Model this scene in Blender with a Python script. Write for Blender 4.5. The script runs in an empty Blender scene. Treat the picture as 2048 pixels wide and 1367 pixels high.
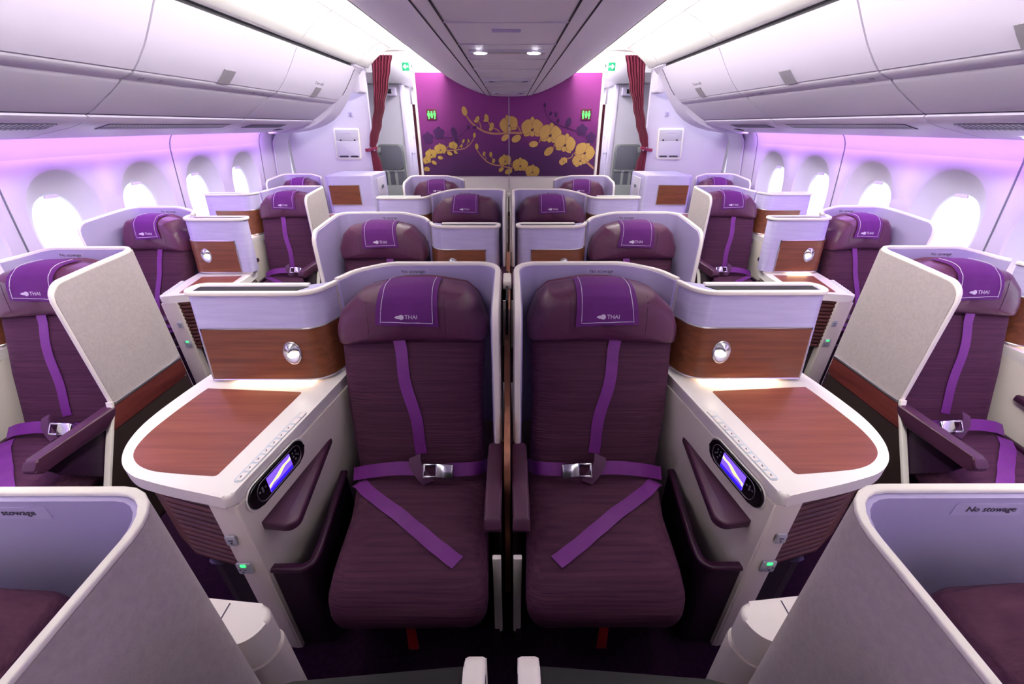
import bpy, bmesh, math, random
from mathutils import Vector, Matrix
from mathutils.bvhtree import BVHTree
random.seed(7)
SC = bpy.context.scene
COL = SC.collection
PI = math.pi

# ------------------------------------------------------------------ camera
cd = bpy.data.cameras.new('camera')
cd.sensor_width = 36.0
cd.lens = 14.2
cd.clip_start = 0.02
cam = bpy.data.objects.new('camera', cd)
COL.objects.link(cam)
cam.location = (0.012, 0.0, 1.70)
cam.rotation_euler = (math.radians(90 - 28.19), 0, math.radians(-0.25))
SC.camera = cam

# ------------------------------------------------------------------ exposure, world
SC.view_settings.view_transform = 'Standard'
SC.view_settings.look = 'None'
SC.view_settings.exposure = 0.80
SC.view_settings.gamma = 1.0
SC.view_settings.use_curve_mapping = False
W = bpy.data.worlds.new('daylight')
SC.world = W
W.use_nodes = True
bg = W.node_tree.nodes['Background']
bg.inputs[0].default_value = (0.86, 0.92, 1.0, 1)
bg.inputs[1].default_value = 2.2

COVE_POWER = 12.5       # white cove lighting beside the central bins
WASH_POWER = 13.0      # violet wash strip above the windows


# ------------------------------------------------------------------ materials
def C(h, k=1.0):
    r = []
    for i in (0, 2, 4):
        c = int(h[i:i + 2], 16) / 255
        r.append((c / 12.92 if c <= .04045 else ((c + .055) / 1.055) ** 2.4) * k)
    return (r[0], r[1], r[2], 1)


def mat(name, col, rough=.5, metal=0, emit=None, power=0, spec=.5, coat=0, sheen=0):
    m = bpy.data.materials.new(name)
    m.use_nodes = True
    b = m.node_tree.nodes['Principled BSDF']
    b.inputs['Base Color'].default_value = C(col)
    b.inputs['Roughness'].default_value = rough
    b.inputs['Metallic'].default_value = metal
    b.inputs['Specular IOR Level'].default_value = spec
    b.inputs['Coat Weight'].default_value = coat
    b.inputs['Sheen Weight'].default_value = sheen
    if emit:
        b.inputs['Emission Color'].default_value = C(emit)
        b.inputs['Emission Strength'].default_value = power
    return m


def textured(m, c2, scale, detail=3, lo=.35, hi=.65, bump=0, bscale=None, dist=0, rot=None):
    """blend the base colour towards c2 with a stretched noise; optional bump"""
    nt = m.node_tree
    N, L = nt.nodes, nt.links
    b = N['Principled BSDF']
    tc = N.new('ShaderNodeTexCoord')
    mp = N.new('ShaderNodeMapping')
    mp.inputs['Scale'].default_value = scale
    if rot:
        mp.inputs['Rotation'].default_value = rot
    nz = N.new('ShaderNodeTexNoise')
    nz.inputs['Scale'].default_value = 1.0
    nz.inputs['Detail'].default_value = detail
    nz.inputs['Distortion'].default_value = dist
    rp = N.new('ShaderNodeValToRGB')
    rp.color_ramp.elements[0].position = lo
    rp.color_ramp.elements[1].position = hi
    rp.color_ramp.elements[0].color = b.inputs['Base Color'].default_value
    rp.color_ramp.elements[1].color = C(c2)
    L.new(tc.outputs['Object'], mp.inputs['Vector'])
    L.new(mp.outputs['Vector'], nz.inputs['Vector'])
    L.new(nz.outputs['Fac'], rp.inputs['Fac'])
    L.new(rp.outputs['Color'], b.inputs['Base Color'])
    if bump:
        src = nz
        if bscale:
            mp2 = N.new('ShaderNodeMapping')
            mp2.inputs['Scale'].default_value = bscale
            src = N.new('ShaderNodeTexNoise')
            src.inputs['Scale'].default_value = 1.0
            src.inputs['Detail'].default_value = 2
            L.new(tc.outputs['Object'], mp2.inputs['Vector'])
            L.new(mp2.outputs['Vector'], src.inputs['Vector'])
        bp = N.new('ShaderNodeBump')
        bp.inputs['Strength'].default_value = bump
        bp.inputs['Distance'].default_value = .004
        L.new(src.outputs['Fac'], bp.inputs['Height'])
        L.new(bp.outputs['Normal'], b.inputs['Normal'])
    return m


M = {}
M['fabric'] = textured(mat('seat fabric', '441f3a', .8, spec=.25), '583248', (3, 55, 130), 4, .3, .72, .55, (4, 70, 170))
M['leather'] = textured(mat('seat leather', '5c304c', .33, spec=.5), '633352', (40, 40, 40), 2, .3, .7, .12, (220, 220, 220))
M['leather_pad'] = mat('armrest leather', '4e2843', .42)
M['leather_back'] = mat('head cushion leather', '70394f', .4)
M['cloth'] = textured(mat('head cover cloth', '621a74', .8), '6a1f7a', (8, 8, 8), 2, .3, .7, .1, (300, 300, 300))
M['stitch'] = mat('white piping', 'd9cfe2', .7)
M['logo'] = mat('embroidered lettering', 'd8cbe0', .7)
M['belt'] = textured(mat('belt webbing', '702080', .5), '7a2a8a', (12, 12, 12), 2, .3, .7)
M['belt_pad'] = mat('belt keeper', '5d3559', .6)
M['steel'] = mat('polished steel', 'd6d8de', .16, 1.0)
M['dark_steel'] = mat('dark metal', '4a4a50', .35, .8)
M['rim'] = mat('cream rim', 'f7f0e9', .38)
M['cream'] = mat('cream console shell', 'e6dcd3', .42)
M['table'] = mat('cream table surround', 'f5efec', .3)
M['lav'] = textured(mat('lavender lining', 'bab0db', .75), 'c4bbe2', (6, 6, 90), 3, .3, .7, .12, (8, 8, 260))  # lavender tint of the violet wash light is put into this colour
M['lining'] = mat('shell lining', 'b4a8d4', .62)  # same violet light tint put into the base colour
M['grey'] = textured(mat('grey fabric', 'b0a4a6', .9, sheen=.15), 'bcb0b0', (90, 90, 90), 4, .3, .7, .2, (350, 350, 350))
M['wood'] = textured(mat('walnut veneer', '874f33', .32, coat=.15), '683724', (2.2, 34, 44), 6, .35, .75, .05, None, .8)
M['wood_top'] = textured(mat('table veneer', '985648', .3, coat=.2), '783f36', (2.0, 30, 30), 6, .38, .78, .04, None, .9)
M['wood_red'] = textured(mat('red wood band', '6b2f2b', .4), '572320', (3, 3, 40), 4, .35, .7)
M['slat'] = textured(mat('ribbed wood front', '5a2a22', .5), '451f1a', (5, 5, 30), 4, .35, .7)
M['dark'] = mat('dark base', '20161a', .6)
M['brown'] = mat('dark brown base', '2a1c1a', .55)
M['plum'] = mat('plum moulding', '3a1034', .35)
M['plumdark'] = mat('dark plum panel', '2a0d2c', .5)
M['black'] = mat('black gloss', '08080a', .18)
M['slot'] = mat('black recess', '121214', .5)
M['chrome'] = mat('satin trim', 'c9c7cf', .28, .85)
M['lampbody'] = mat('satin lamp housing', 'cfd0d8', .25, .8)
M['bulb'] = mat('lamp lens', 'ffffff', .4, emit='fff6e0', power=14)
M['strip'] = mat('warm strip light', 'fff0c8', .4, emit='ffdc9a', power=26)
M['button'] = mat('control buttons', 'd3dde4', .35)
M['glyph'] = mat('grey print', '6c6f7c', .6)
M['ink'] = mat('dark print', '4a4258', .6)
M['outlet'] = mat('grey socket', 'b9bcc6', .4)
M['green'] = mat('green indicator', '30ff60', .4, emit='20ff50', power=3)
M['red'] = mat('red strap', 'b3121f', .6)
M['copper'] = textured(mat('divider wood', 'b07a5e', .35), '8f5e48', (20, 20, 3), 4, .35, .7)
M['wall'] = mat('cabin wall panel', 'd4cae2', .55)  # lavender cast of the mood light put into the wall colour
M['bezel'] = mat('window surround', 'ccc9d4', .55)  # greyer than the wall, to carry the shade of the window recess
M['bin'] = mat('overhead bin', 'cdc4da', .45)  # bounced mood light's lavender cast is put into the bin colour
M['bin_low'] = mat('overhead bin lower shell', 'c9c2d3', .5)
M['centre'] = mat('central bin shell', 'ece8ee', .5)
M['white'] = mat('white ceiling panel', 'f4f2f0', .6)
M['seam'] = mat('dark joint', '2a2730', .7)
M['latch'] = mat('grey latch', '8b8590', .4)
M['grille'] = mat('air grille', '5f5c70', .6)
M['label'] = mat('pale sticker', 'bdb0da', .6)
M['cove'] = mat('cove light', 'ffffff', .5, emit='fffdf4', power=COVE_POWER)
M['vfill'] = mat('vestibule light', 'ffffff', .5, emit='fdfbff', power=30)  # glow of the fill strips added beyond the mural
M['wash'] = mat('violet wash light', 'ffffff', .5, emit='d09aff', power=WASH_POWER)
M['spot'] = mat('spot lens', 'ffffff', .5, emit='f6f4ff', power=12)
M['curtain'] = textured(mat('maroon curtain', '8c1646', .7, sheen=.2), '78123c', (30, 30, 3), 3, .3, .7)
M['jump'] = mat('jump seat fabric', '6d6d78', .8)
M['jumpframe'] = mat('jump seat shell', '7f837f', .6)
M['jumppale'] = mat('jump seat flap', 'a5aaa6', .6)
M['vest'] = mat('vestibule wall', 'c9c5cf', .5)
M['gold'] = mat('golden orchid print', 'd2a65a', .6)
M['gold2'] = mat('old gold orchid print', 'c29c49', .6)
M['goldstem'] = mat('stem print', 'c0875f', .6)
M['plumink'] = mat('plum outline print', '4d1c46', .6)
M['shadowprint'] = mat('violet orchid print', '471158', .6)
M['signgreen'] = mat('exit sign green', '0d8a5c', .5, emit='0d8a5c', power=.7)
M['signwhite'] = mat('exit sign white', 'ffffff', .5, emit='ffffff', power=.9)
M['signdark'] = mat('exit sign figure', '2c5a4a', .6)
M['toilet'] = mat('toilet sign plate', '6a1a42', .5)
M['figure'] = mat('lit green figure', '30e040', .5, emit='48ff58', power=1.6)
M['screen'] = mat('handset screen', '5030d0', .3, emit='6a48f0', power=1.1)
M['screen2'] = mat('screen yellow band', 'd0d080', .3, emit='e2e08a', power=1.0)
M['screen3'] = mat('screen blue band', '2412b8', .3, emit='2a14d8', power=1.0)
M['carpet'] = textured(mat('plum carpet', '1d0820', .95, spec=.1), '290f2a', (60, 60, 60), 3, .3, .7, .3, (400, 400, 400))


def mural_mat():
    m = mat('mural print', '9a2f8c', .55)
    nt = m.node_tree
    N, L = nt.nodes, nt.links
    b = N['Principled BSDF']
    tc = N.new('ShaderNodeTexCoord')
    sx = N.new('ShaderNodeSeparateXYZ')
    nz = N.new('ShaderNodeTexNoise')
    nz.inputs['Scale'].default_value = 2.6
    nz.inputs['Detail'].default_value = 5
    mr = N.new('ShaderNodeMath'); mr.operation = 'MULTIPLY_ADD'
    mr.inputs[1].default_value = .45
    ad = N.new('ShaderNodeMath'); ad.operation = 'SUBTRACT'
    mr2 = N.new('ShaderNodeMapRange')
    mr2.inputs[1].default_value = 1.14; mr2.inputs[2].default_value = 2.2
    rp = N.new('ShaderNodeValToRGB')
    e = rp.color_ramp.elements
    e[0].position = 0.0; e[0].color = C('471552')
    e[1].position = 1.0; e[1].color = C('97308c')
    x = e.new(.25); x.color = C('571a60')
    x = e.new(.5); x.color = C('82247c')
    L.new(tc.outputs['Object'], sx.inputs[0])
    L.new(tc.outputs['Object'], nz.inputs['Vector'])
    L.new(sx.outputs['Z'], mr2.inputs[0])
    ad.inputs[1].default_value = .5
    L.new(nz.outputs['Fac'], ad.inputs[0])
    L.new(ad.outputs[0], mr.inputs[0])
    L.new(mr2.outputs[0], mr.inputs[2])
    L.new(mr.outputs[0], rp.inputs['Fac'])
    L.new(rp.outputs['Color'], b.inputs['Base Color'])
    return m


M['mural'] = mural_mat()


def glass_mat():
    m = bpy.data.materials.new('window glass')
    m.use_nodes = True
    nt = m.node_tree
    N, L = nt.nodes, nt.links
    for n in list(N):
        N.remove(n)
    o = N.new('ShaderNodeOutputMaterial')
    t = N.new('ShaderNodeBsdfTransparent')
    t.inputs[0].default_value = (.96, .97, 1, 1)
    g = N.new('ShaderNodeBsdfGlossy')
    g.inputs['Roughness'].default_value = .03
    mx = N.new('ShaderNodeMixShader')
    mx.inputs[0].default_value = .06
    L.new(t.outputs[0], mx.inputs[1]); L.new(g.outputs[0], mx.inputs[2])
    L.new(mx.outputs[0], o.inputs[0])
    return m


M['glass'] = glass_mat()

# ------------------------------------------------------------------ geometry helpers
S = 1            # +1: as written (left half of the cabin); -1: mirrored to the right half
KX = 1.0         # width factor of a seat
YK = 1.0         # depth factor of a console in front of its upright panel
ORG = (0, 0, 0)  # origin of the thing inside its own design frame


def frame(s=1, kx=1.0, org=(0, 0, 0), yk=1.0):
    global S, KX, ORG, YK
    S, KX, ORG, YK = s, kx, org, yk


def mk(name, geo, m, parent=None, smooth=38, top=None):
    """link geometry as ONE mesh object; the mirrored half is built by sign"""
    V, F = geo
    V = [(((p[0] * KX - ORG[0]) * S), (p[1] if p[1] > -.24 or YK == 1 else -.24 + (p[1] + .24) * YK) - ORG[1], p[2] - ORG[2]) for p in V]
    if S < 0:
        F = [tuple(reversed(f)) for f in F]
    me = bpy.data.meshes.new(name)
    me.from_pydata(V, [], [tuple(f) for f in F])
    me.validate()
    me.update()
    if smooth:
        me.shade_smooth()
        me.set_sharp_from_angle(angle=math.radians(smooth))
    me.materials.append(M[m] if isinstance(m, str) else m)
    o = bpy.data.objects.new(name, me)
    COL.objects.link(o)
    if parent:
        o.parent = parent
    return o


def tag(o, label, cat, group=None):
    o['label'] = label
    o['category'] = cat
    if group:
        o['group'] = group
    return o


def empty(name, label, cat, loc=(0, 0, 0), group=None):
    o = bpy.data.objects.new(name, None)
    o.empty_display_size = .1
    COL.objects.link(o)
    o.location = loc
    return tag(o, label, cat, group)


def struct(name, geo, m, smooth=38):
    o = mk(name, geo, m, None, smooth)
    o['kind'] = 'structure'
    return o


def join(*gs):
    V, F = [], []
    for g in gs:
        n = len(V)
        V += list(g[0])
        F += [tuple(i + n for i in f) for f in g[1]]
    return V, F


def xf(g, fn):
    return [fn(*p) for p in g[0]], g[1]


def frombm(bm):
    bm.normal_update()
    bm.verts.index_update()
    V = [tuple(v.co) for v in bm.verts]
    F = [tuple(v.index for v in f.verts) for f in bm.faces]
    bm.free()
    return V, F


def box(x0, x1, y0, y1, z0, z1, r=0, seg=2):
    bm = bmesh.new()
    bmesh.ops.create_cube(bm, size=1)
    for v in bm.verts:
        v.co = ((x0 + x1) / 2 + v.co.x * (x1 - x0), (y0 + y1) / 2 + v.co.y * (y1 - y0), (z0 + z1) / 2 + v.co.z * (z1 - z0))
    if r:
        bmesh.ops.bevel(bm, geom=list(bm.edges), offset=r, segments=seg, profile=.5, affect='EDGES')
    return frombm(bm)


def area2(p):
    return sum(p[i][0] * p[(i + 1) % len(p)][1] - p[(i + 1) % len(p)][0] * p[i][1] for i in range(len(p)))


def prism(poly, a0, a1, axis='z', r=0, seg=2):
    """polygon extruded along an axis; x: poly=(y,z), y: poly=(x,z), z: poly=(x,y)"""
    if area2(poly) < 0:
        poly = poly[::-1]
    bm = bmesh.new()
    lo = [bm.verts.new((p[0], p[1], a0)) for p in poly]
    hi = [bm.verts.new((p[0], p[1], a1)) for p in poly]
    n = len(poly)
    fb = bm.faces.new(lo[::-1]); ft = bm.faces.new(hi)
    for i in range(n):
        bm.faces.new((lo[i], lo[(i + 1) % n], hi[(i + 1) % n], hi[i]))
    if r:
        es = list(set(list(fb.edges) + list(ft.edges)))
        bmesh.ops.bevel(bm, geom=es, offset=r, segments=seg, profile=.5, affect='EDGES')
    g = frombm(bm)
    if axis == 'x':
        return xf(g, lambda x, y, z: (z, x, y))
    if axis == 'y':
        return [(x, z, y) for x, y, z in g[0]], [tuple(reversed(f)) for f in g[1]]
    return g


def rpoly(pts, n=5):
    """closed polygon with rounded corners; points (x, y, radius)"""
    out = []
    N = len(pts)
    for i in range(N):
        x, y = pts[i][:2]
        r = pts[i][2] if len(pts[i]) > 2 else 0
        if r <= 0:
            out.append((x, y)); continue
        out += fillet(pts[i - 1][:2], (x, y), pts[(i + 1) % N][:2], r, n)
    return out


def fillet(a, b, c, r, n=5):
    v1 = Vector((a[0] - b[0], a[1] - b[1])); v2 = Vector((c[0] - b[0], c[1] - b[1]))
    l1, l2 = v1.length, v2.length
    v1.normalize(); v2.normalize()
    ang = math.acos(max(-1, min(1, v1.dot(v2))))
    if ang > PI - .02:
        return [tuple(b)]
    t = min(r / math.tan(ang / 2), l1 * .49, l2 * .49)
    r = t * math.tan(ang / 2)
    bis = (v1 + v2).normalized()
    ctr = Vector(b) + bis * (r / math.sin(ang / 2))
    p0 = Vector(b) + v1 * t; p1 = Vector(b) + v2 * t
    a0 = math.atan2(p0.y - ctr.y, p0.x - ctr.x); a1 = math.atan2(p1.y - ctr.y, p1.x - ctr.x)
    d = (a1 - a0 + PI) % (2 * PI) - PI
    return [(ctr.x + r * math.cos(a0 + d * k / n), ctr.y + r * math.sin(a0 + d * k / n)) for k in range(n + 1)]


def rpath(pts, n=6, step=.06):
    """open 2-D path with rounded corners, resampled on the straights"""
    out = [tuple(pts[0][:2])]
    for i in range(1, len(pts) - 1):
        r = pts[i][2] if len(pts[i]) > 2 else 0
        out += fillet(pts[i - 1][:2], pts[i][:2], pts[i + 1][:2], r, n) if r else [tuple(pts[i][:2])]
    out.append(tuple(pts[-1][:2]))
    res = [out[0]]
    for a, b in zip(out, out[1:]):
        d = math.dist(a, b)
        if d < 1e-6:
            continue
        k = max(1, int(d / step))
        res += [(a[0] + (b[0] - a[0]) * j / k, a[1] + (b[1] - a[1]) * j / k) for j in range(1, k + 1)]
    return res


def normals2(path):
    """right-hand normals of an open plan path"""
    out = []
    for i in range(len(path)):
        a = path[max(0, i - 1)]; b = path[min(len(path) - 1, i + 1)]
        tx, ty = b[0] - a[0], b[1] - a[1]
        l = math.hypot(tx, ty) or 1
        out.append((ty / l, -tx / l))
    return out


def arclen(path):
    s = [0]
    for a, b in zip(path, path[1:]):
        s.append(s[-1] + math.dist(a, b))
    return s


def wall_strip(path, zb, zt, o0, o1):
    """solid upright strip along a plan path between two offsets; zb/zt are functions of index"""
    nn = normals2(path)
    V, F = [], []
    n = len(path)
    for i, (p, q) in enumerate(zip(path, nn)):
        a = (p[0] + q[0] * o0, p[1] + q[1] * o0); b = (p[0] + q[0] * o1, p[1] + q[1] * o1)
        z0, z1 = zb(i), zt(i)
        V += [(a[0], a[1], z0), (a[0], a[1], z1), (b[0], b[1], z1), (b[0], b[1], z0)]
    for i in range(n - 1):
        j = i * 4; k = j + 4
        for e in range(4):
            f = (e + 1) % 4
            F.append((j + e, j + f, k + f, k + e))
    F.append((3, 2, 1, 0)); F.append((4 * n - 4, 4 * n - 3, 4 * n - 2, 4 * n - 1))
    return V, F


def sweep(pts, nrm, sec, closed=False):
    """sweep a section [(a along nrm, b along t x nrm)] along 3-D points"""
    P = [Vector(p) for p in pts]
    n = len(P); m = len(sec)
    V, F = [], []
    for i in range(n):
        if closed:
            t = P[(i + 1) % n] - P[i - 1]
        else:
            t = P[min(n - 1, i + 1)] - P[max(0, i - 1)]
        t.normalize()
        u = Vector(nrm[i]); u = (u - t * u.dot(t)).normalized()
        w = t.cross(u)
        for a, b in sec:
            V.append(tuple(P[i] + u * a + w * b))
    R = n if closed else n - 1
    for i in range(R):
        k = (i + 1) % n
        for e in range(m):
            f = (e + 1) % m
            F.append((i * m + e, k * m + e, k * m + f, i * m + f))
    if not closed:
        F.append(tuple(range(m))); F.append(tuple((n - 1) * m + e for e in reversed(range(m))))
    V2 = V
    return V2, F


def rsec(a0, a1, b0, b1, r=.006, n=3):
    return rpoly([(a0, b0, r), (a1, b0, r), (a1, b1, r), (a0, b1, r)], n)


def fixn(g):
    """consistent outward normals"""
    bm = bmesh.new()
    vs = [bm.verts.new(p) for p in g[0]]
    for f in g[1]:
        try:
            bm.faces.new([vs[i] for i in f])
        except ValueError:
            pass
    bmesh.ops.recalc_face_normals(bm, faces=bm.faces)
    return frombm(bm)


def tube(pts, r, n=8, up=(0, 0, 1)):
    sec = [(r * math.cos(2 * PI * k / n), r * math.sin(2 * PI * k / n)) for k in range(n)]
    u = Vector(up)
    nr = []
    for i in range(len(pts)):
        t = Vector(pts[min(len(pts) - 1, i + 1)]) - Vector(pts[max(0, i - 1)])
        nr.append(Vector((1, 0, 0)) if abs(t.normalized().dot(u)) > .95 else u)
    return fixn(sweep(pts, nr, sec))


def pillow(outline, layers, fn=lambda a, b, c: (a, b, c)):
    """soft body: outline scaled inward layer by layer. layers = [(inset, height)], last is the crown"""
    cx = sum(p[0] for p in outline) / len(outline); cy = sum(p[1] for p in outline) / len(outline)
    V, F = [], []
    n = len(outline)
    for ins, h in layers:
        for x, y in outline:
            d = math.hypot(x - cx, y - cy)
            k = max(0.02, 1 - ins / d) if ins >= 0 else 1 - ins / d
            V.append(fn(cx + (x - cx) * k, cy + (y - cy) * k, h))
    for l in range(len(layers) - 1):
        for i in range(n):
            j = (i + 1) % n
            F.append((l * n + i, l * n + j, (l + 1) * n + j, (l + 1) * n + i))
    F.append(tuple(range(n))[::-1])
    # inner rings towards the centre so that the front face shades smoothly
    base = (len(layers) - 1) * n
    ins, h = layers[-1]
    prev = base
    for k in (.66, .33):
        st = len(V)
        for x, y in [(p[0], p[1]) for p in outline]:
            d = math.hypot(x - cx, y - cy)
            q = max(.02, 1 - ins / d) * k
            V.append(fn(cx + (x - cx) * q, cy + (y - cy) * q, h + (1 - k) * (layers[-1][1] - layers[-2][1]) * .5))
        for i in range(n):
            j = (i + 1) % n
            F.append((prev + i, prev + j, st + j, st + i))
        prev = st
    F.append(tuple(prev + i for i in range(n)))
    return fixn((V, F))


def densify(poly, step=.04):
    out = []
    for i in range(len(poly)):
        a, b = poly[i], poly[(i + 1) % len(poly)]
        k = max(1, int(math.dist(a, b) / step))
        out += [(a[0] + (b[0] - a[0]) * j / k, a[1] + (b[1] - a[1]) * j / k) for j in range(k)]
    return out


def sheet(rows, thick, nrm_hint):
    """thin solid sheet from a grid of points (rows of equal length), thickened along the hint"""
    R, Cn = len(rows), len(rows[0])
    V = [tuple(p) for r in rows for p in r]
    h = Vector(nrm_hint).normalized() * thick
    V += [tuple(Vector(p) + h) for r in rows for p in r]
    F = []
    o = R * Cn
    for i in range(R - 1):
        for j in range(Cn - 1):
            a, b, c, d = i * Cn + j, i * Cn + j + 1, (i + 1) * Cn + j + 1, (i + 1) * Cn + j
            F.append((a, b, c, d)); F.append((o + d, o + c, o + b, o + a))
    for j in range(Cn - 1):
        F.append((j + 1, j, o + j, o + j + 1))
        a = (R - 1) * Cn + j
        F.append((a, a + 1, o + a + 1, o + a))
    for i in range(R - 1):
        a = i * Cn
        F.append((a, a + Cn, o + a + Cn, o + a))
        a = i * Cn + Cn - 1
        F.append((a + Cn, a, o + a, o + a + Cn))
    return fixn((V, F))


def ribbon(pts, wid, w, t=.002):
    """belt webbing: centre points, direction of the width at each point"""
    V, F = [], []
    n = len(pts)
    for i in range(n):
        p = Vector(pts[i]); d = Vector(wid[i]).normalized() * (w / 2)
        tn = (Vector(pts[min(n - 1, i + 1)]) - Vector(pts[max(0, i - 1)])).normalized()
        nn = tn.cross(d).normalized() * t
        V += [tuple(p - d), tuple(p + d), tuple(p + d + nn), tuple(p - d + nn)]
    for i in range(n - 1):
        j, k = i * 4, i * 4 + 4
        for e in range(4):
            f = (e + 1) % 4
            F.append((j + e, j + f, k + f, k + e))
    F.append((0, 1, 2, 3)); F.append((4 * n - 1, 4 * n - 2, 4 * n - 3, 4 * n - 4))
    return fixn((V, F))


def smoothpts(pts, k=5):
    """Catmull-Rom through the points"""
    P = [Vector(p) for p in pts]
    P = [P[0] * 2 - P[1]] + P + [P[-1] * 2 - P[-2]]
    out = []
    for i in range(1, len(P) - 2):
        a, b, c, d = P[i - 1:i + 3]
        for j in range(k):
            t = j / k
            out.append(.5 * ((2 * b) + (c - a) * t + (2 * a - 5 * b + 4 * c - d) * t * t + (3 * b - a - 3 * c + d) * t ** 3))
    out.append(P[-2])
    return [tuple(p) for p in out]


_font_cache = {}


def text_geo(s, size=1.0):
    """flat glyph outlines in the xy plane, centred"""
    if s in _font_cache:
        V, F = _font_cache[s]
    else:
        cu = bpy.data.curves.new('txt', 'FONT')
        cu.body = s
        cu.size = 1
        cu.resolution_u = 3
        cu.align_x = 'CENTER'; cu.align_y = 'CENTER'
        ob = bpy.data.objects.new('txt', cu)
        COL.objects.link(ob)
        dg = bpy.context.evaluated_depsgraph_get()
        me = bpy.data.meshes.new_from_object(ob.evaluated_get(dg))
        V = [tuple(v.co) for v in me.vertices]; F = [tuple(p.vertices) for p in me.polygons]
        bpy.data.objects.remove(ob); bpy.data.meshes.remove(me); bpy.data.curves.remove(cu)
        _font_cache[s] = (V, F)
    return [(x * size, y * size, 0) for x, y, z in V], F


def thicken(g, fn, t):
    """place flat xy geometry with fn(x, y, h) at h=0 and h=t: a thin solid"""
    V = [fn(x, y, t) for x, y, _ in g[0]]
    n = len(V)
    V += [fn(x, y, 0) for x, y, _ in g[0]]
    F = list(g[1])
    cnt = {}
    for f in g[1]:
        for a, b in zip(f, f[1:] + f[:1]):
            cnt[(a, b)] = 1
    for (a, b) in cnt:
        if (b, a) not in cnt:
            F.append((b, a, a + n, b + n))
    return V, F


def disc(cx, cy, rx, ry, n=16, rot=0):
    V = []
    for k in range(n):
        a = 2 * PI * k / n
        x, y = rx * math.cos(a), ry * math.sin(a)
        V.append((cx + x * math.cos(rot) - y * math.sin(rot), cy + x * math.sin(rot) + y * math.cos(rot), 0))
    return V, [tuple(range(n))]


def mirror_text(g):
    """glyphs stay readable on the mirrored half"""
    return ([(-x, y, z) for x, y, z in g[0]], [tuple(reversed(f)) for f in g[1]]) if S < 0 else g


def lathe(prof, n=24, ctr=(0, 0, 0)):
    V, F = [], []
    for r, z in prof:
        for k in range(n):
            a = 2 * PI * k / n
            V.append((ctr[0] + r * math.cos(a), ctr[1] + r * math.sin(a), ctr[2] + z))
    for i in range(len(prof) - 1):
        for k in range(n):
            l = (k + 1) % n
            F.append((i * n + k, i * n + l, (i + 1) * n + l, (i + 1) * n + k))
    F.append(tuple(range(n))[::-1]); F.append(tuple((len(prof) - 1) * n + k for k in range(n)))
    return fixn((V, F))


def hits(*gs):
    V, F = join(*gs)
    return BVHTree.FromPolygons([Vector(p) for p in V], F)



# ------------------------------------------------------------------ seat (left-hand design frame: wing at x~0, console side at x<0, shell back at y=0)
ZTOP = 1.20
SHELL_PATH = rpath([(-.052, -.425), (-.052, 0, .07), (-.622, 0, .09), (-.665, -.080)], 6, .03)
SHELL_PATH = [(-.052, -.425 + .006 * k) for k in range(12)] + [p for p in SHELL_PATH if p[1] > -.352 or p[0] < -.1]


def shell_top(path, s, i):
    L = s[-1]
    z = ZTOP - .03 * max(0, 1 - s[i] / .42) ** 1.3
    if s[i] < .06:
        z -= .06 - math.sqrt(max(0, .06 ** 2 - (.06 - s[i]) ** 2))
    rest = L - s[i]
    if rest < .26:
        k = 1 - rest / .26
        z -= .038 * (3 * k * k - 2 * k ** 3)
    return z


def back_pt(x, w, h):
    """point on the reclined backrest: w up the slope, h out of it"""
    return (x, -.40 + .368 * w - .930 * h, .48 + .930 * w + .368 * h)


def head_tilt(x, z, y):
    return (x, y + (z - .96) * .14, z)


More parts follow.
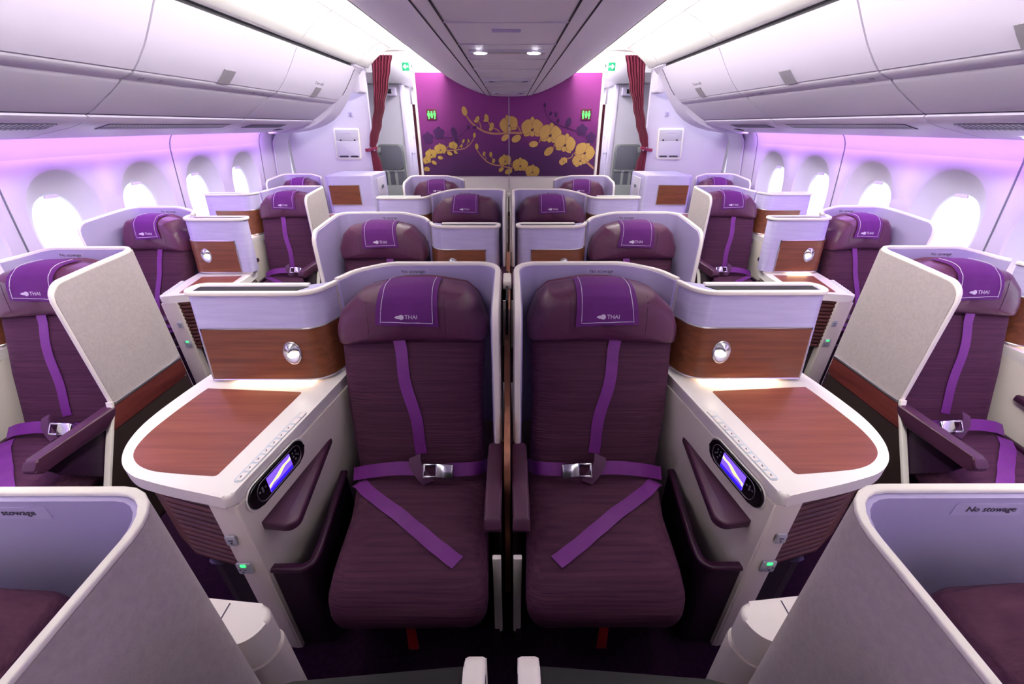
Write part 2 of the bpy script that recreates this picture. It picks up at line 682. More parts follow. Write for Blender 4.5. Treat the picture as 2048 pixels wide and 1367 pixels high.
def make_seat(s, kx, label, loc, belt=True, near=False, inner=False):
    org = (-.37 * kx, 0, 0)
    frame(s, kx, org)
    root = empty('airline_seat', label, 'seat', (loc[0] + s * org[0], loc[1], 0), 'purple airliner seats')
    # --- shell: grey outside, lavender lining, cream rim
    path = SHELL_PATH
    sl = arclen(path)
    zt = lambda i: shell_top(path, sl, i) - .006
    zb = lambda i: .06 if near else (.645 if sl[i] < .36 else .10)
    sh = mk('shell', fixn(wall_strip(path, zb, zt, .016, .022 if near else .030)), 'grey', root)
    mk('shell_lining', fixn(wall_strip(path, lambda i: .40, zt, .0, .0155)), 'lining', root)
    nn = normals2(path)
    pts, nr = [], []
    p0 = path[0]
    for z in (.60, .75, .90, 1.02, 1.08):
        pts.append((p0[0] + nn[0][0] * .015, p0[1], z)); nr.append((nn[0][0], nn[0][1], 0))
    for i, p in enumerate(path):
        pts.append((p[0] + nn[i][0] * .015, p[1] + nn[i][1] * .015, shell_top(path, sl, i))); nr.append((nn[i][0], nn[i][1], 0))
    mk('shell_rim', fixn(sweep(pts, nr, rsec(-.007, .0075, -.003, .006, .003) if near else rsec(-.0105, .0105, -.006, .009, .005))), 'rim', root)
    # label on the lining
    st = mk('placard', prism(rpoly([(-.445, 1.156, .004), (-.322, 1.156, .004), (-.322, 1.182, .004), (-.445, 1.182, .004)]), -.0009, -.0002, 'y'), 'label', root)
    lsh = .075 if near else 0
    if near:
        st.data.transform(Matrix.Translation((S * lsh * kx, 0, 0)))
    g = mirror_text(text_geo('No stowage', .016 if near else .020))
    mk('placard_lettering', thicken(g, lambda x, y, h: (-.388 + lsh + x / kx, -.0011 - h, 1.170 + y), .0006), 'ink', st, 0)
    # --- lower side panels on the wing side
    side = [(-.02, .0), (-.02, .64), (-.42, .64), (-.80, .02), (-.80, 0)]
    mk('side_panel', prism(side, -.050, -.030, 'x', .003), 'plumdark', root)
    mk('side_base', prism([(-.04, .02), (-.04, .535), (-.485, .535), (-.79, .02)], -.030, -.020, 'x', .002), 'brown', root)
    if not near:
        mk('side_band', prism(rpoly([(-.035, .537, .03), (-.035, .632, .0), (-.425, .632, 0), (-.485, .537, 0)]), -.030, -.017, 'x', .002), 'wood_red', root)
    if not near:
        mk('side_trim', prism([(-.035, .634), (-.035, .645), (-.424, .645), (-.424, .634)], -.034, -.014, 'x', .002), 'chrome', root)
    if inner:
        et = [(-.036, -.775, z) for z in (.46, .30, .15, .03)]
    else:
        et = [(-.036, -.432, .65), (-.036, -.44, .62), (-.036, -.62, .32), (-.036, -.805, .02)]
    mk('edge_trim', fixn(sweep(et, [(1, 0, 0)] * 4, rsec(-.012, .016, -.008, .008, .004))), 'rim', root)
    # --- armrest
    pad = prism(rpoly([(-.428, .60, .0), (-.428, .632, .0), (-.76, .632, .016), (-.785, .60, .01), (-.77, .575, .012), (-.5, .56, 0)]), -.072, -.018, 'x', .010, 3)
    ar = mk('armrest', pad, 'leather_pad', root)
    mk('armrest_skirt', prism(rpoly([(-.43, .58, 0), (-.745, .58, .02), (-.70, .50, .04), (-.55, .33, .05), (-.43, .30, 0)]), -.066, -.051, 'x', .004), 'plumdark', ar)
    # --- backrest
    ol = densify(rpoly([(-.600, -.05, .03), (-.088, -.05, .03), (-.100, .30, .2), (-.092, .535, .02), (-.652, .525, .02), (-.640, .25, .2)], 4), .05)
    bk = pillow(ol, [(.03, -.10), (.008, -.085), (.0, -.05), (.0, -.03), (.008, -.010), (.025, .0), (.06, .007), (.12, .012)], back_pt)
    bo = mk('backrest', bk, 'fabric', root, 60)
    # --- cushion
    co = densify(rpoly([(-.612, -.36, .05), (-.085, -.36, .05), (-.072, -.62, .2), (-.058, -.93, .06), (-.545, -.93, .06), (-.560, -.62, .2)], 5), .05)

    def cfn(x, y, z):
        k = max(0, (-.78 - y) / .15)
        zz = z - .055 * k * k * (1 if z > .40 else .5)
        return (x, y, zz - .012 * min(1, abs((y + .62) / .3)) * (z > .46))
    cu = pillow(co, [(.05, .335), (.015, .345), (.0, .375), (-.004, .42), (.0, .455), (.010, .475), (.03, .487), (.07, .494), (.13, .498)], cfn)
    cq = mk('seat_cushion', cu, 'fabric', root, 60)
    # --- leg rest below
    mk('leg_rest', prism(rpoly([(-.85, .34, .02), (-.30, .34, 0), (-.30, .05, 0), (-.76, .03, .03)]), -.545, -.10, 'x', .012), 'plumdark', root)
    # head cushion
    ho = densify(rpoly([(-.662, .945, .016), (-.082, .958, .016), (-.076, 1.02, .05), (-.112, 1.105, .05), (-.158, 1.146, .03), (-.30, 1.170, .3), (-.43, 1.168, .3), (-.565, 1.138, .04), (-.640, 1.070, .05), (-.666, 1.00, .08)], 5), .04)
    hd = pillow(ho, [(.03, -.06), (.008, -.075), (.0, -.11), (-.002, -.16), (.0, -.19), (.010, -.215), (.028, -.230), (.055, -.238), (.10, -.243)],
                lambda x, z, y: head_tilt(x, z, y))
    ho2 = [(x, z - .010) for x, z in ho]
    if near:
        hd = xf(hd, lambda x, y, z: (x, y - .045, z - .035))
    if not near:
        mk('headrest_back', pillow([(x * .96 - .012, z) for x, z in ho2], [(.03, -.03), (.0, -.04), (.0, -.09), (.02, -.10)], lambda x, z, y: head_tilt(x, z, y)), 'leather_back', root, 60)
    he = mk('headrest', hd, 'fabric' if near else 'leather', root, 60)
    for sx in () if near else (-.525, -.235):
        tr = hits(hd)
        pp = []
        for k in range(13):
            z = .958 + k * .018
            h = tr.ray_cast(Vector((sx + .0 * k, -2, z)), Vector((0, 1, 0)))
            if h[0]:
                pp.append((sx, h[0].y + .0004, z))
        if len(pp) > 2:
            mk('seam', tube(pp, .0018, 6), 'leather_pad', he)
    if belt:
        make_belt(root, bk, cu, hd)
    mk('pull_strap', prism([(-.345, .09), (-.31, .09), (-.308, .24), (-.337, .24)], -.868, -.862, 'y', .001), 'red', root)
    return root


def make_belt(root, bk, cu, hd):
    tb, tc = hits(bk), hits(cu)

    def onback(x, z, off=.004):
        zc = min(z, .93)
        h = tb.ray_cast(Vector((x, -2, zc)), Vector((0, 1, 0)))
        return (x, (h[0].y if h[0] else -.3) - off + .396 * (z - zc), z)

    def onseat(x, y, off=.004):
        h = tc.ray_cast(Vector((x, y, 2)), Vector((0, 0, -1)))
        return (x, y, (h[0].z if h[0] else .48) + off)
    # shoulder strap
    n = 22
    a, b = (-.436, 1.012), (-.338, .545)
    pts = [onback(a[0] + (b[0] - a[0]) * k / n + .006 * math.sin(k * .5), a[1] + (b[1] - a[1]) * k / n) for k in range(n + 1)]
    sb = mk('seat_belt', ribbon(pts, [(1, .10, .18)] * (n + 1), .046), 'belt', root, 50)
    # lap strap: from the console side across to the buckle
    lp = smoothpts([(-.600, -.455, .500), (-.52, -.468, .530), (-.42, -.470, .545), (-.33, -.472, .545)], 6)
    mk('lap_strap', ribbon(lp, [(0, .62, .78)] * len(lp), .050), 'belt', sb, 50)
    lp2 = smoothpts([(-.245, -.480, .545), (-.18, -.472, .540), (-.115, -.455, .530), (-.085, -.40, .49)], 6)
    mk('buckle_strap', ribbon(lp2, [(0, .62, .78)] * len(lp2), .050), 'belt', sb, 50)
    # loose strap lying on the cushion
    q = smoothpts([(-.585, -.47, 0), (-.50, -.555, 0), (-.36, -.66, 0), (-.24, -.755, 0), (-.155, -.815, 0)], 6)
    pts = [onseat(p[0], p[1], .003 + .004 * math.sin(i * .7) ** 2) for i, p in enumerate(q)]
    mk('loose_strap', ribbon(pts, [(.62, .78, 0)] * len(pts), .050), 'belt', sb, 50)
    e = pts[-1]
    # keeper, buckle and tongue, lying over the lap strap and facing up and forward
    kp = [(-.352, -.452, .590), (-.347, -.474, .565), (-.322, -.494, .535), (-.298, -.506, .510)]
    mk('belt_keeper', ribbon(smoothpts(kp, 4), [(1, .12, .45)] * (3 * 4 + 1), .048, .006), 'belt_pad', sb, 50)

    def tilt(x, y, z):
        return (x, -.492 + z * .62 + y * .78, .552 + z * .78 - y * .62)
    bu = xf(box(-.036, .034, -.014, .010, -.029, .029, .008, 3), lambda x, y, z: tilt(-.236 + x, y, z * (1 - 1.8 * max(0, -x)) - .10 * x))
    mk('buckle', bu, 'steel', sb)
    tg = xf(join(box(-.318, -.270, -.006, .0, .020, .028, .002), box(-.318, -.310, -.006, .0, -.022, .028, .002), box(-.318, -.270, -.006, .0, -.024, -.016, .002)), tilt)
    mk('buckle_tongue', tg, 'steel', sb)


# ------------------------------------------------------------------ cloth over the headrest (a thing of its own)
def make_cover(s, kx, label, loc, slant=0.0):
    org = (-.38 * kx, -.20, 1.1)
    frame(s, kx, org)
    ho = densify(rpoly([(-.662, .945, .016), (-.082, .958, .016), (-.076, 1.02, .05), (-.112, 1.105, .05), (-.158, 1.146, .03), (-.30, 1.170, .3), (-.43, 1.168, .3), (-.565, 1.138, .04), (-.640, 1.070, .05), (-.666, 1.00, .08)], 5), .04)
    hd = pillow(ho, [(.03, -.06), (.008, -.075), (.0, -.11), (-.002, -.16), (.0, -.19), (.010, -.215), (.028, -.230), (.055, -.238), (.10, -.243)],
                lambda x, z, y: head_tilt(x, z, y))
    hb = pillow([(x * .96 - .012, z - .010) for x, z in ho], [(.03, -.03), (.0, -.04), (.0, -.09), (.02, -.10)], lambda x, z, y: head_tilt(x, z, y))
    tr = hits(hd, hb)
    x0, x1 = -.495, -.258

    def surf(u, v, off):
        """u across 0..1, v from the lower hem 0 up and over to 1"""
        x = x0 + (x1 - x0) * u + .02 * (1 - u) * v * 1.2
        if v < .72:
            z = 1.040 + (1.150 - 1.040) * v / .72 - .008 * u * (1 - v)
            h = tr.ray_cast(Vector((x, -2, z)), Vector((0, 1, 0)))
            y = h[0].y if h[0] else -.2
            return Vector((x, y - off - .002 * math.sin(u * 9 + v * 3) ** 2, z))
        k = (v - .72) / .28
        y = -.195 + .125 * k
        h = tr.ray_cast(Vector((x, y, 2)), Vector((0, 0, -1)))
        z = h[0].z if h[0] else 1.19
        return Vector((x, y, z + off))
    nu, nv = 14, 24
    rows = []
    for j in range(nv + 1):
        rows.append([tuple(surf(i / nu, j / nv, .005)) for i in range(nu + 1)])
    # keep the fold convex
    o = mk('headrest_cover', sheet(rows, .0035, (0, -1, .7)), 'cloth', None, 60)
    o.location = (loc[0] + s * org[0], loc[1] + org[1], org[2])
    tag(o, label, 'headrest cover', 'purple headrest covers')
    # white piping and the airline lettering
    off = .0105
    line = [surf(.085, 1 - k / 20, off) for k in range(20)] + [surf(.085 + .83 * k / 14, .10, off) for k in range(15)] + [surf(.915, .10 + k / 20 * .9, off) for k in range(1, 20)]
    mk('piping', tube([tuple(p) for p in line], .0012, 6), 'stitch', o)
    em = []
    g = mirror_text(text_geo('THAI', .0215))
    w = max(p[0] for p in g[0])
    uc = .58 if S > 0 else .42

    def on(x, y, h):
        xx = x / kx + (x0 + (x1 - x0) * uc)
        z = 1.072 + y
        hit = tr.ray_cast(Vector((xx, -2, z)), Vector((0, 1, 0)))
        return (xx, (hit[0].y if hit[0] else -.2) - .0100 - h, z)
    # emblem: pointed oval of three petals beside the word
    sg = 1 if S > 0 else -1
    ex = -sg * (w + .016)
    pet = []
    for dx, ry, rx, dy in ((.002, .0095, .010, 0), (-.009, .0055, .012, 0)):
        pet.append(disc(ex + sg * dx, dy, rx, ry, 14))
    pet.append(([(ex - sg * .024, 0, 0), (ex - sg * .008, .006, 0), (ex - sg * .008, -.006, 0)], [(0, 1, 2)]))
    lg = mk('lettering', thicken(g, on, .0006), 'logo', o, 0)
    mk('emblem', join(*[thicken(p, lambda x, y, h, q=k: (on(x, y, h)[0], on(x, y, h)[1] - .0002 * q, on(x, y, h)[2]), .0006) for k, p in enumerate(pet)]), 'logo', o, 0)
    return o


# ------------------------------------------------------------------ side console
def make_console(s, wide, label, loc, lit=True, handset_label=None, yk=1.0):
    ox = 1.245 if wide else 1.10
    ib = .655 if wide else .700            # inner edge at the back
    pb = .695 if wide else .705            # where the upright panel meets the shell
    pe = 1.185 if wide else 1.115          # outer end of the upright panel
    org = (-.90, -.45, 0)
    frame(s, 1.0, org, yk)
    L0 = (loc[0] + s * org[0], loc[1] + org[1], 0)
    root = empty('side_console', label, 'console', L0, 'consoles beside the seats')
    k = ox - 1.245
    # body: column, inner wall, ribbed front, dark lower cupboard
    inner = [(-.757, -.82), (-ib, -.20), (-ib - .03, -.20), (-.787, -.815)]
    mk('inner_panel', prism(inner, 0, .754, 'z', .003), 'cream', root)
    mk('column', prism(rpoly([(-.757, -.822, .012), (-.757, -.74, 0), (-.846, -.74, 0), (-.846, -.812, .006)]), 0, .7545, 'z', .003), 'cream', root)
    cp = rpath([(-.842, -.785), (-1.03, -.735, .02), (-1.16 - k, -.65, .11), (-1.215 - k, -.47, .15), (-1.185 - k, -.16)], 8, .05)
    nn = normals2(cp)
    nz = 13 * 7
    # outward of the cupboard is the left of the travel direction
    rows = []
    for j in range(nz + 1):
        z = .432 + (.755 - .432) * j / nz
        ph = (j / 7.0) % 1.0
        o = .013 * (math.sin(PI * ph) ** .6)
        rows.append([(p[0] + q[0] * o * OUT, p[1] + q[1] * o * OUT, z) for p, q in zip(cp, nn)])
    V = [p for r in rows for p in r]
    m = len(cp)
    F = [(j * m + i, j * m + i + 1, (j + 1) * m + i + 1, (j + 1) * m + i) for j in range(nz) for i in range(m - 1)]
    # closed behind so that it is a solid panel
    b0 = len(V)
    V += [(p[0] - q[0] * .015 * OUT, p[1] - q[1] * .015 * OUT, z) for z in (.432, .755) for p, q in zip(cp, nn)]
    F += [(b0 + i + 1, b0 + i, b0 + m + i, b0 + m + i + 1) for i in range(m - 1)]
    F += [(i + 1, i, b0 + i, b0 + i + 1) for i in range(m - 1)]
    t0 = nz * m
    F += [(t0 + i, t0 + i + 1, b0 + m + i + 1, b0 + m + i) for i in range(m - 1)]
    mk('ribbed_front', fixn((V, F)), 'slat', root, 50)
    low = [(p[0] - q[0] * .03 * OUT, p[1] - q[1] * .03 * OUT) for p, q in zip(cp, nn)] + [(-.78, -.16)]
    mk('lower_cupboard', prism(low, 0, .43, 'z', .003), 'dark', root)
    # table surround and veneer
    ks = (ox - .757) / (1.245 - .757)
    sq = lambda P: [(-.757 + (x + .757) * ks if x < -.757 else x, y) for x, y in P]
    outer = [p[:2] for p in smoothpts([(x, y, 0) for x, y in [(-.845, -.812), (-.93, -.793), (-1.019, -.770), (-1.10, -.742), (-1.170, -.690), (-1.222, -.605), (-1.246, -.490), (-1.236, -.330), (-1.212, -.170)]], 5)]
    tp = rpoly([(-.761, -.832, .022)] + sq(outer) + [(-ib + .002, -.155, .02)], 7)
    mk('table_top', prism(tp, .755, .800, 'z', .010, 3), 'table', root)
    vo = [p[:2] for p in smoothpts([(x, y, 0) for x, y in [(-.95, -.741), (-1.049, -.727), (-1.12, -.696), (-1.168, -.645), (-1.188, -.565), (-1.184, -.46), (-1.168, -.33)]], 5)]
    vp = rpoly([(-.845, -.750, .012)] + sq(vo) + sq([(-1.163, -.302)]) + [(-.785, -.330, .008)], 7)
    mk('table_veneer', prism(vp, .797, .8012, 'z', .0006, 1), 'wood_top', root)
    # seat control strip on the inner edge of the table
    cs = mk('control_strip', prism(rpoly([(-.760, -.772, .006), (-.784, -.772, .006), (-.735, -.452, .006), (-.711, -.452, .006)]), .797, .8035, 'z', .002), 'button', root)
    for j in range(9):
        f = (j + .5) / 9
        y = -.772 + .32 * f
        x = -.772 + .051 * f
        mk('button', prism(rpoly([(x - .009, y - .014, .003), (x + .009, y - .014, .003), (x + .0135, y + .014, .003), (x - .0045, y + .014, .003)]), .8036, .8050, 'z', .0006, 1), 'table', cs)
    for j in range(7):
        f = (j + .5) / 9
        y = -.772 + .32 * f
        x = -.772 + .051 * f
        g = join(disc(x, y, .0022, .004, 6, .4), ([(x - .004, y - .006, 0), (x + .003, y - .005, 0), (x + .003, y - .003, 0)], [(0, 1, 2)]))
        mk('pictogram', thicken(g, lambda a, b, h: (a, b, .8050 + h), .0003), 'glyph', cs, 0)
    # upright panel with its slot, wood front, rim, lamp and strip light
    pp = rpath([(-pb + .021, -.097), (-pb - .02, -.215, .09), (-pe, -.215, .035), (-pe, -.130, .035), (-.77, -.130)], 7, .03)
    body = pp + [(-pb - .01, -.092)]
    mk('upright_panel', lean(prism(body, .815, 1.158, 'z', .003, 1)), 'lav', root)
    mk('monitor_slot', lean(prism([(-pe + .02, -.197), (-.79, -.197), (-.755, -.148), (-pe + .02, -.148)], 1.155, 1.1605, 'z')), 'slot', root)
    fr = rpath([(-pb + .021, -.097), (-pb - .02, -.215, .09), (-pe, -.215, .035), (-pe, -.130, .035), (-.76, -.130)], 7, .03)
    nf = normals2(fr)
    zz = [1.160] * len(fr)
    mk('panel_rim', fixn(sweep([(p[0], p[1], z) for p, z in zip(fr, zz)], [(q[0], q[1], 0) for q in nf], rsec(-.011, .009, -.007, .010, .005))), 'rim', root)
    wf = rpath([(-pb + .021, -.099), (-pb - .02, -.215, .09), (-pe + (.03 if wide else .085), -.215)], 7, .03)
    wn = normals2(wf)
    mk('wood_panel', lean(fixn(wall_strip(wf, lambda i: .818, lambda i: 1.022, -.0055, -.0005))), 'wood', root)
    o = -.003
    edge = [(p[0] + q[0] * o, p[1] + q[1] * o, 1.025) for p, q in zip(wf, wn)]
    end = edge[-1]
    edge += [(end[0] - .003, end[1], z) for z in (.97, .90, .85, .816)]
    edge += [(p[0] + q[0] * o, p[1] + q[1] * o, .816) for p, q in list(zip(wf, wn))[::-1]]
    mk('panel_trim', lean(tube(edge, .0042, 8, (0, 0, 1))), 'chrome', root)
    mk('panel_foot', lean(prism([(-.71, -.11), (-.72, -.17), (-.80, -.198), (-pe + .02, -.198), (-pe + .02, -.145), (-.73, -.12)], .799, .816, 'z')), 'cream', root)
    mk('strip_light' if lit else 'strip_diffuser', lean(box(-1.06 - k, -.78, -.209, -.200, .812, .8145)), 'strip' if lit else 'cream', root)
    # reading lamp, eyeball type
    lx, lz = -.825, .930
    lm = mk('reading_lamp', lean(lamp_geo(lx, lz)), 'lampbody', root, 60)
    hood = []
    for j in range(7):
        a = PI * .5 * j / 6
        ring = []
        for i in range(13):
            b = PI * i / 12
            ring.append((lx + .031 * math.cos(b) * math.cos(a * .98), -.226 - .026 * math.sin(a) * (.35 + .65 * math.sin(b)), lz + .010 + .034 * math.sin(b) * math.cos(a * .98)))
        hood.append(ring)
    mk('lamp_hood', lean(sheet(hood, .002, (0, 1, -.3))), 'lampbody', lm, 60)
    g = lathe([(.001, -.006), (.009, -.005), (.0135, .0), (.009, .005), (.001, .006)], 14)
    mk('lamp_lens', lean(xf(g, lambda x, y, z: (lx + x, -.236 - z, lz - .004 + y * .8))), 'bulb', lm, 60)
    # sockets on the column
    so = mk('socket', prism(rpoly([(-.834, .592, .005), (-.804, .592, .005), (-.804, .632, .005), (-.834, .632, .005)]), -.8245, -.819, 'y', .0008), 'outlet', root)
    mk('socket_slots', join(box(-.826, -.812, -.8255, -.8243, .613, .617), box(-.821, -.817, -.8255, -.8243, .600, .607)), 'ink', so)
    so = mk('power_socket', prism(rpoly([(-.842, .455, .003), (-.798, .455, .003), (-.798, .503, .003), (-.842, .503, .003)]), -.8245, -.819, 'y', .0008), 'outlet', root)
    mk('socket_slots', join(box(-.838, -.832, -.8255, -.8243, .472, .478), box(-.822, -.816, -.8255, -.8243, .472, .478), box(-.830, -.824, -.8255, -.8243, .460, .467)), 'glyph', so)
    mk('indicator_light', box(-.828, -.812, -.8265, -.8243, .490, .500, .001, 1), 'green', so)
    # armrest wedge and the plum stowage bin against the seat
    mk('armrest_wedge', prism(rpoly([(-.768, -.772, .01), (-.637, -.792, .035), (-.690, -.362, .012), (-.708, -.372, .008)], 5), .600, .632, 'z', .008, 3), 'leather_pad', root)
    bp = rpath([(-.757, -.800), (-.632, -.800, .035), (-.632, -.72, 0), (-.672, -.39)], 6, .05)
    mk('stowage_bin', fixn(wall_strip(bp, lambda i: .0, lambda i: .440, -.008, .006)), 'plumdark', root)
    nb = normals2(bp)
    mk('bin_rim', fixn(sweep([(p[0], p[1], .444) for p in bp], [(q[0], q[1], 0) for q in nb], rsec(-.014, .012, -.010, .010, .007))), 'plum', root)
    mk('cupboard_foot', xf(lathe([(.001, 0), (.03, .002), (.034, .008), (.02, .012), (.001, .013)], 14), lambda x, y, z: (-1.02 + x * 1.3, -.695 + y * .6, .33 + z * .6)), 'dark_steel', root)
    # handset docked in the inner panel: removable, a thing of its own
    if handset_label:
        make_handset(s, handset_label, loc, yk, ib)
    return root


OUT = -1.0


def lean(g):
    """the upright panel leans back a little"""
    return xf(g, lambda x, y, z: (x, y - .13 * (1.16 - z), z))


def lamp_geo(lx, lz):
    g = lathe([(.001, 0), (.030, 0), (.036, .003), (.036, .007), (.032, .010), (.026, .009), (.016, .005), (.001, .004)], 26)
    return xf(g, lambda x, y, z: (lx + x * .98, -.2195 - z, lz + y * 1.28))


def make_handset(s, label, loc, yk=1.0, ib=.655):
    # plane of the inner panel
    ax, ay = -.757, -.82
    tx, ty = .757 - ib, .62
    l = math.hypot(tx, ty); tx, ty = tx / l, ty / l
    nx, ny = ty, -tx
    oy = ay + ty * .155
    org = (ax + tx * .155, -.24 + (oy + .24) * yk, .728)
    frame(s, 1.0, org, yk)

    def on(u, z, h):
        return (ax + tx * u + nx * h, ay + ty * u + ny * h, z)

    def slab(u0, u1, z0, z1, r, h0, h1, bev=.002):
        g = prism(rpoly([(u0, z0, r), (u1, z0, r), (u1, z1, r), (u0, z1, r)], 7), h0, h1, 'z', bev)
        return fixn(xf(g, on))
    o = mk('remote_handset', slab(.030, .285, .684, .770, .040, .0006, .010, .004), 'black', None)
    o.location = (loc[0] + s * org[0], loc[1] + org[1], org[2])
    tag(o, label, 'remote control', 'seat handsets')
    rim = rpoly([(.026, .680, .042), (.289, .680, .042), (.289, .774, .042), (.026, .774, .042)], 8)
    mk('dock_rim', tube([on(u, z, .0036) for u, z in rim + rim[:1]], .0025, 6), 'table', o)
    line = rpoly([(.060, .692, .03), (.262, .692, .03), (.262, .762, .03), (.060, .762, .03)], 8)
    mk('inset_line', tube([on(u, z, .0102) for u, z in line + line[:1]], .0008, 5), 'chrome', o)
    sc = mk('screen', slab(.105, .212, .698, .756, .001, .010, .0112, .0003), 'screen', o)
    wav = [(.106 + .105 * k / 12, .714 + .022 * k / 12 + .003 * math.sin(k * .9)) for k in range(13)]
    wav += [(u, z + .012 + .004 * math.sin(u * 90)) for u, z in wav[::-1]]
    mk('screen_band', fixn(xf(prism(wav, .0112, .0115, 'z'), on)), 'screen2', sc)
    mk('screen_footer', slab(.106, .211, .6985, .711, .001, .0112, .0116, 0), 'screen3', sc)
    for i, (u, z) in enumerate([(.070, .735), (.082, .742), (.094, .735), (.082, .728), (.082, .735), (.226, .744), (.240, .744), (.226, .730), (.240, .730), (.233, .716), (.248, .722)]):
        mk('key', fixn(xf(lathe([(.0005, .010), (.0036, .0102), (.0036, .0112), (.0005, .0114)], 8), lambda x, y, h: on(u + x, z + y, h))), 'glyph', o)
    return o

# ------------------------------------------------------------------ cabin shell
Y0, Y1 = -1.30, 5.30        # length of the cabin section that is built
frame()
struct('floor', box(-2.78, 2.78, Y0, 8.6, -.03, 0), 'carpet')

WALLPROF = [(2.74, 0.0), (2.76, .30), (2.785, .62), (2.79, .80)]     # below the windows
WTOP = [(2.735, 1.53), (2.722, 1.575), (2.702, 1.613), (2.675, 1.642), (2.65, 1.658)]
ZL, ZH = .80, 1.53


def wx(z):
    P = WALLPROF + [(2.79, 1.0), (2.775, 1.17), (2.755, 1.36)] + WTOP
    for a, b in zip(P, P[1:]):
        if a[1] <= z <= b[1]:
            t = (z - a[1]) / (b[1] - a[1])
            return a[0] + (b[0] - a[0]) * t
    return P[-1][0] if z > P[-1][1] else P[0][0]


def profile_strip(P, y0, y1, th=.02, ny=1):
    """solid strip with a cross-section polyline (x, z) on the left side, from y0 to y1"""
    n = len(P)
    V, F = [], []
    nn = []
    for i in range(n):
        a = P[max(0, i - 1)]; b = P[min(n - 1, i + 1)]
        t = (b[0] - a[0], b[1] - a[1]); l = math.hypot(*t)
        nn.append((t[1] / l, -t[0] / l))
    for y in (y0, y1):
        for (x, z), q in zip(P, nn):
            V.append((-x, y, z))
        for (x, z), q in zip(P, nn):
            V.append((-(x + q[0] * th), y, z + q[1] * th))
    m = 2 * n
    for i in range(n - 1):
        F += [(i, i + 1, m + i + 1, m + i), (n + i + 1, n + i, m + n + i, m + n + i + 1)]
        F += [(i + 1, i, n + i, n + i + 1), (m + i, m + i + 1, m + n + i + 1, m + n + i)]
    F += [(0, m, m + n, n), (n - 1, 2 * n - 1, m + 2 * n - 1, m + n - 1)]
    return fixn((V, F))


WINY = [1.36, 2.00, 2.65, 3.30, 3.95, 4.60]
CELL = .325


def window_cell(yc, y0, y1):
    """wall bay with a scooped oval surround and the window opening"""
    n = 48
    zc = 1.145
    V, F = [], []
    rings = [('rect',), ('ell', .248, .318, 0.0, .0), ('ell', .240, .308, .010, .0), ('ell', .222, .285, .040, -.006), ('ell', .196, .256, .066, -.018), ('ell', .170, .232, .082, -.030),
             ('ell', .154, .214, .092, -.036), ('ell', .149, .209, .100, -.036)]
    for r in rings:
        for k in range(n):
            a = 2 * PI * k / n
            c, s_ = math.cos(a), math.sin(a)
            if r[0] == 'rect':
                hy = (y1 - yc) if c > 0 else (yc - y0)
                hz = (ZH - zc) if s_ > 0 else (zc - ZL)
                q = min(hy / abs(c) if abs(c) > 1e-6 else 9, hz / abs(s_) if abs(s_) > 1e-6 else 9)
                y, z, d = yc + c * q, zc + s_ * q, 0
            else:
                e = 2.35
                rr = (abs(c / r[1]) ** e + abs(s_ / r[2]) ** e) ** (-1 / e)
                y, z, d = yc + c * rr, zc + s_ * rr + r[4], r[3]
            V.append((-(wx(z) + d), y, z))
    # exact corners of the bay
    for yy in (y0, y1):
        for zz in (ZL, ZH):
            best = min(range(n), key=lambda k: (V[k][1] - yy) ** 2 + (V[k][2] - zz) ** 2)
            V[best] = (-wx(zz), yy, zz)
    for i in range(len(rings) - 1):
        for k in range(n):
            l = (k + 1) % n
            F.append((i * n + k, i * n + l, (i + 1) * n + l, (i + 1) * n + k))
    m = len(V)
    # back skin so that the bay is solid
    V += [(p[0] - .02, p[1], p[2]) for p in V]
    F += [tuple(i + m for i in f[::-1]) for f in F]
    F += [((k + 1) % n, k, k + m, (k + 1) % n + m) for k in range(n)]
    b = (len(rings) - 1) * n
    F += [(b + k, b + (k + 1) % n, b + (k + 1) % n + m, b + k + m) for k in range(n)]
    return fixn((V, F))


wcount = 0
for s in (1, -1):
    side = 'left' if s > 0 else 'right'
    frame(s)
    low = profile_strip(WALLPROF, Y0, Y1 + .25)
    lo = struct('wall_' + side, join(low, profile_strip([(2.79, .80), (2.79, 1.0), (2.775, 1.17), (2.755, 1.36), (2.735, 1.53)], Y0, 1.035),
                                   profile_strip([(2.79, .80), (2.79, 1.0), (2.775, 1.17), (2.755, 1.36), (2.735, 1.53)], 4.925, Y1 + .25),
                                   profile_strip(WTOP, Y0, Y1 + .25)), 'wall')
    for q in (1.03, 2.325, 3.625, 4.935):
        P = [(x - .0035, z) for x, z in [(2.79, .80), (2.79, 1.0), (2.775, 1.17), (2.755, 1.36)] + WTOP]
        mk('panel_joint', profile_strip(P, q - .004, q + .004, .006), 'glyph', lo)
    for yc in WINY:
        wcount += 1
        edges = {1.36: (1.035, 1.68), 2.00: (1.68, 2.325), 2.65: (2.325, 2.975), 3.30: (2.975, 3.625), 3.95: (3.625, 4.275), 4.60: (4.275, 4.925)}[yc]
        w = struct('window_%d' % wcount, window_cell(yc, *edges), 'wall', 50)
        w.data.materials.append(M['bezel'])
        for f in w.data.polygons:        # greyer inside the scooped oval: shade of the recess put into the colour
            c = f.center
            if math.hypot((c.y - yc) / .244, (c.z - 1.145) / .314) < 1:
                f.material_index = 1
        ov = [(yc + .158 * math.copysign(abs(math.cos(a)) ** .85, math.cos(a)), 1.109 + .219 * math.copysign(abs(math.sin(a)) ** .85, math.sin(a))) for a in [2 * PI * k / 40 for k in range(40)]]
        mk('pane', prism(ov, -2.884, -2.880, 'x'), 'glass', w)
        mk('shade_tab', xf(prism(rpoly([(yc - .05, 1.300, .012), (yc + .05, 1.300, .012), (yc + .035, 1.322, .012), (yc - .035, 1.322, .012)]), -.012, 0, 'x', .003), lambda x, y, z: (-2.846 + x * -1, y, z)), 'bin', w)

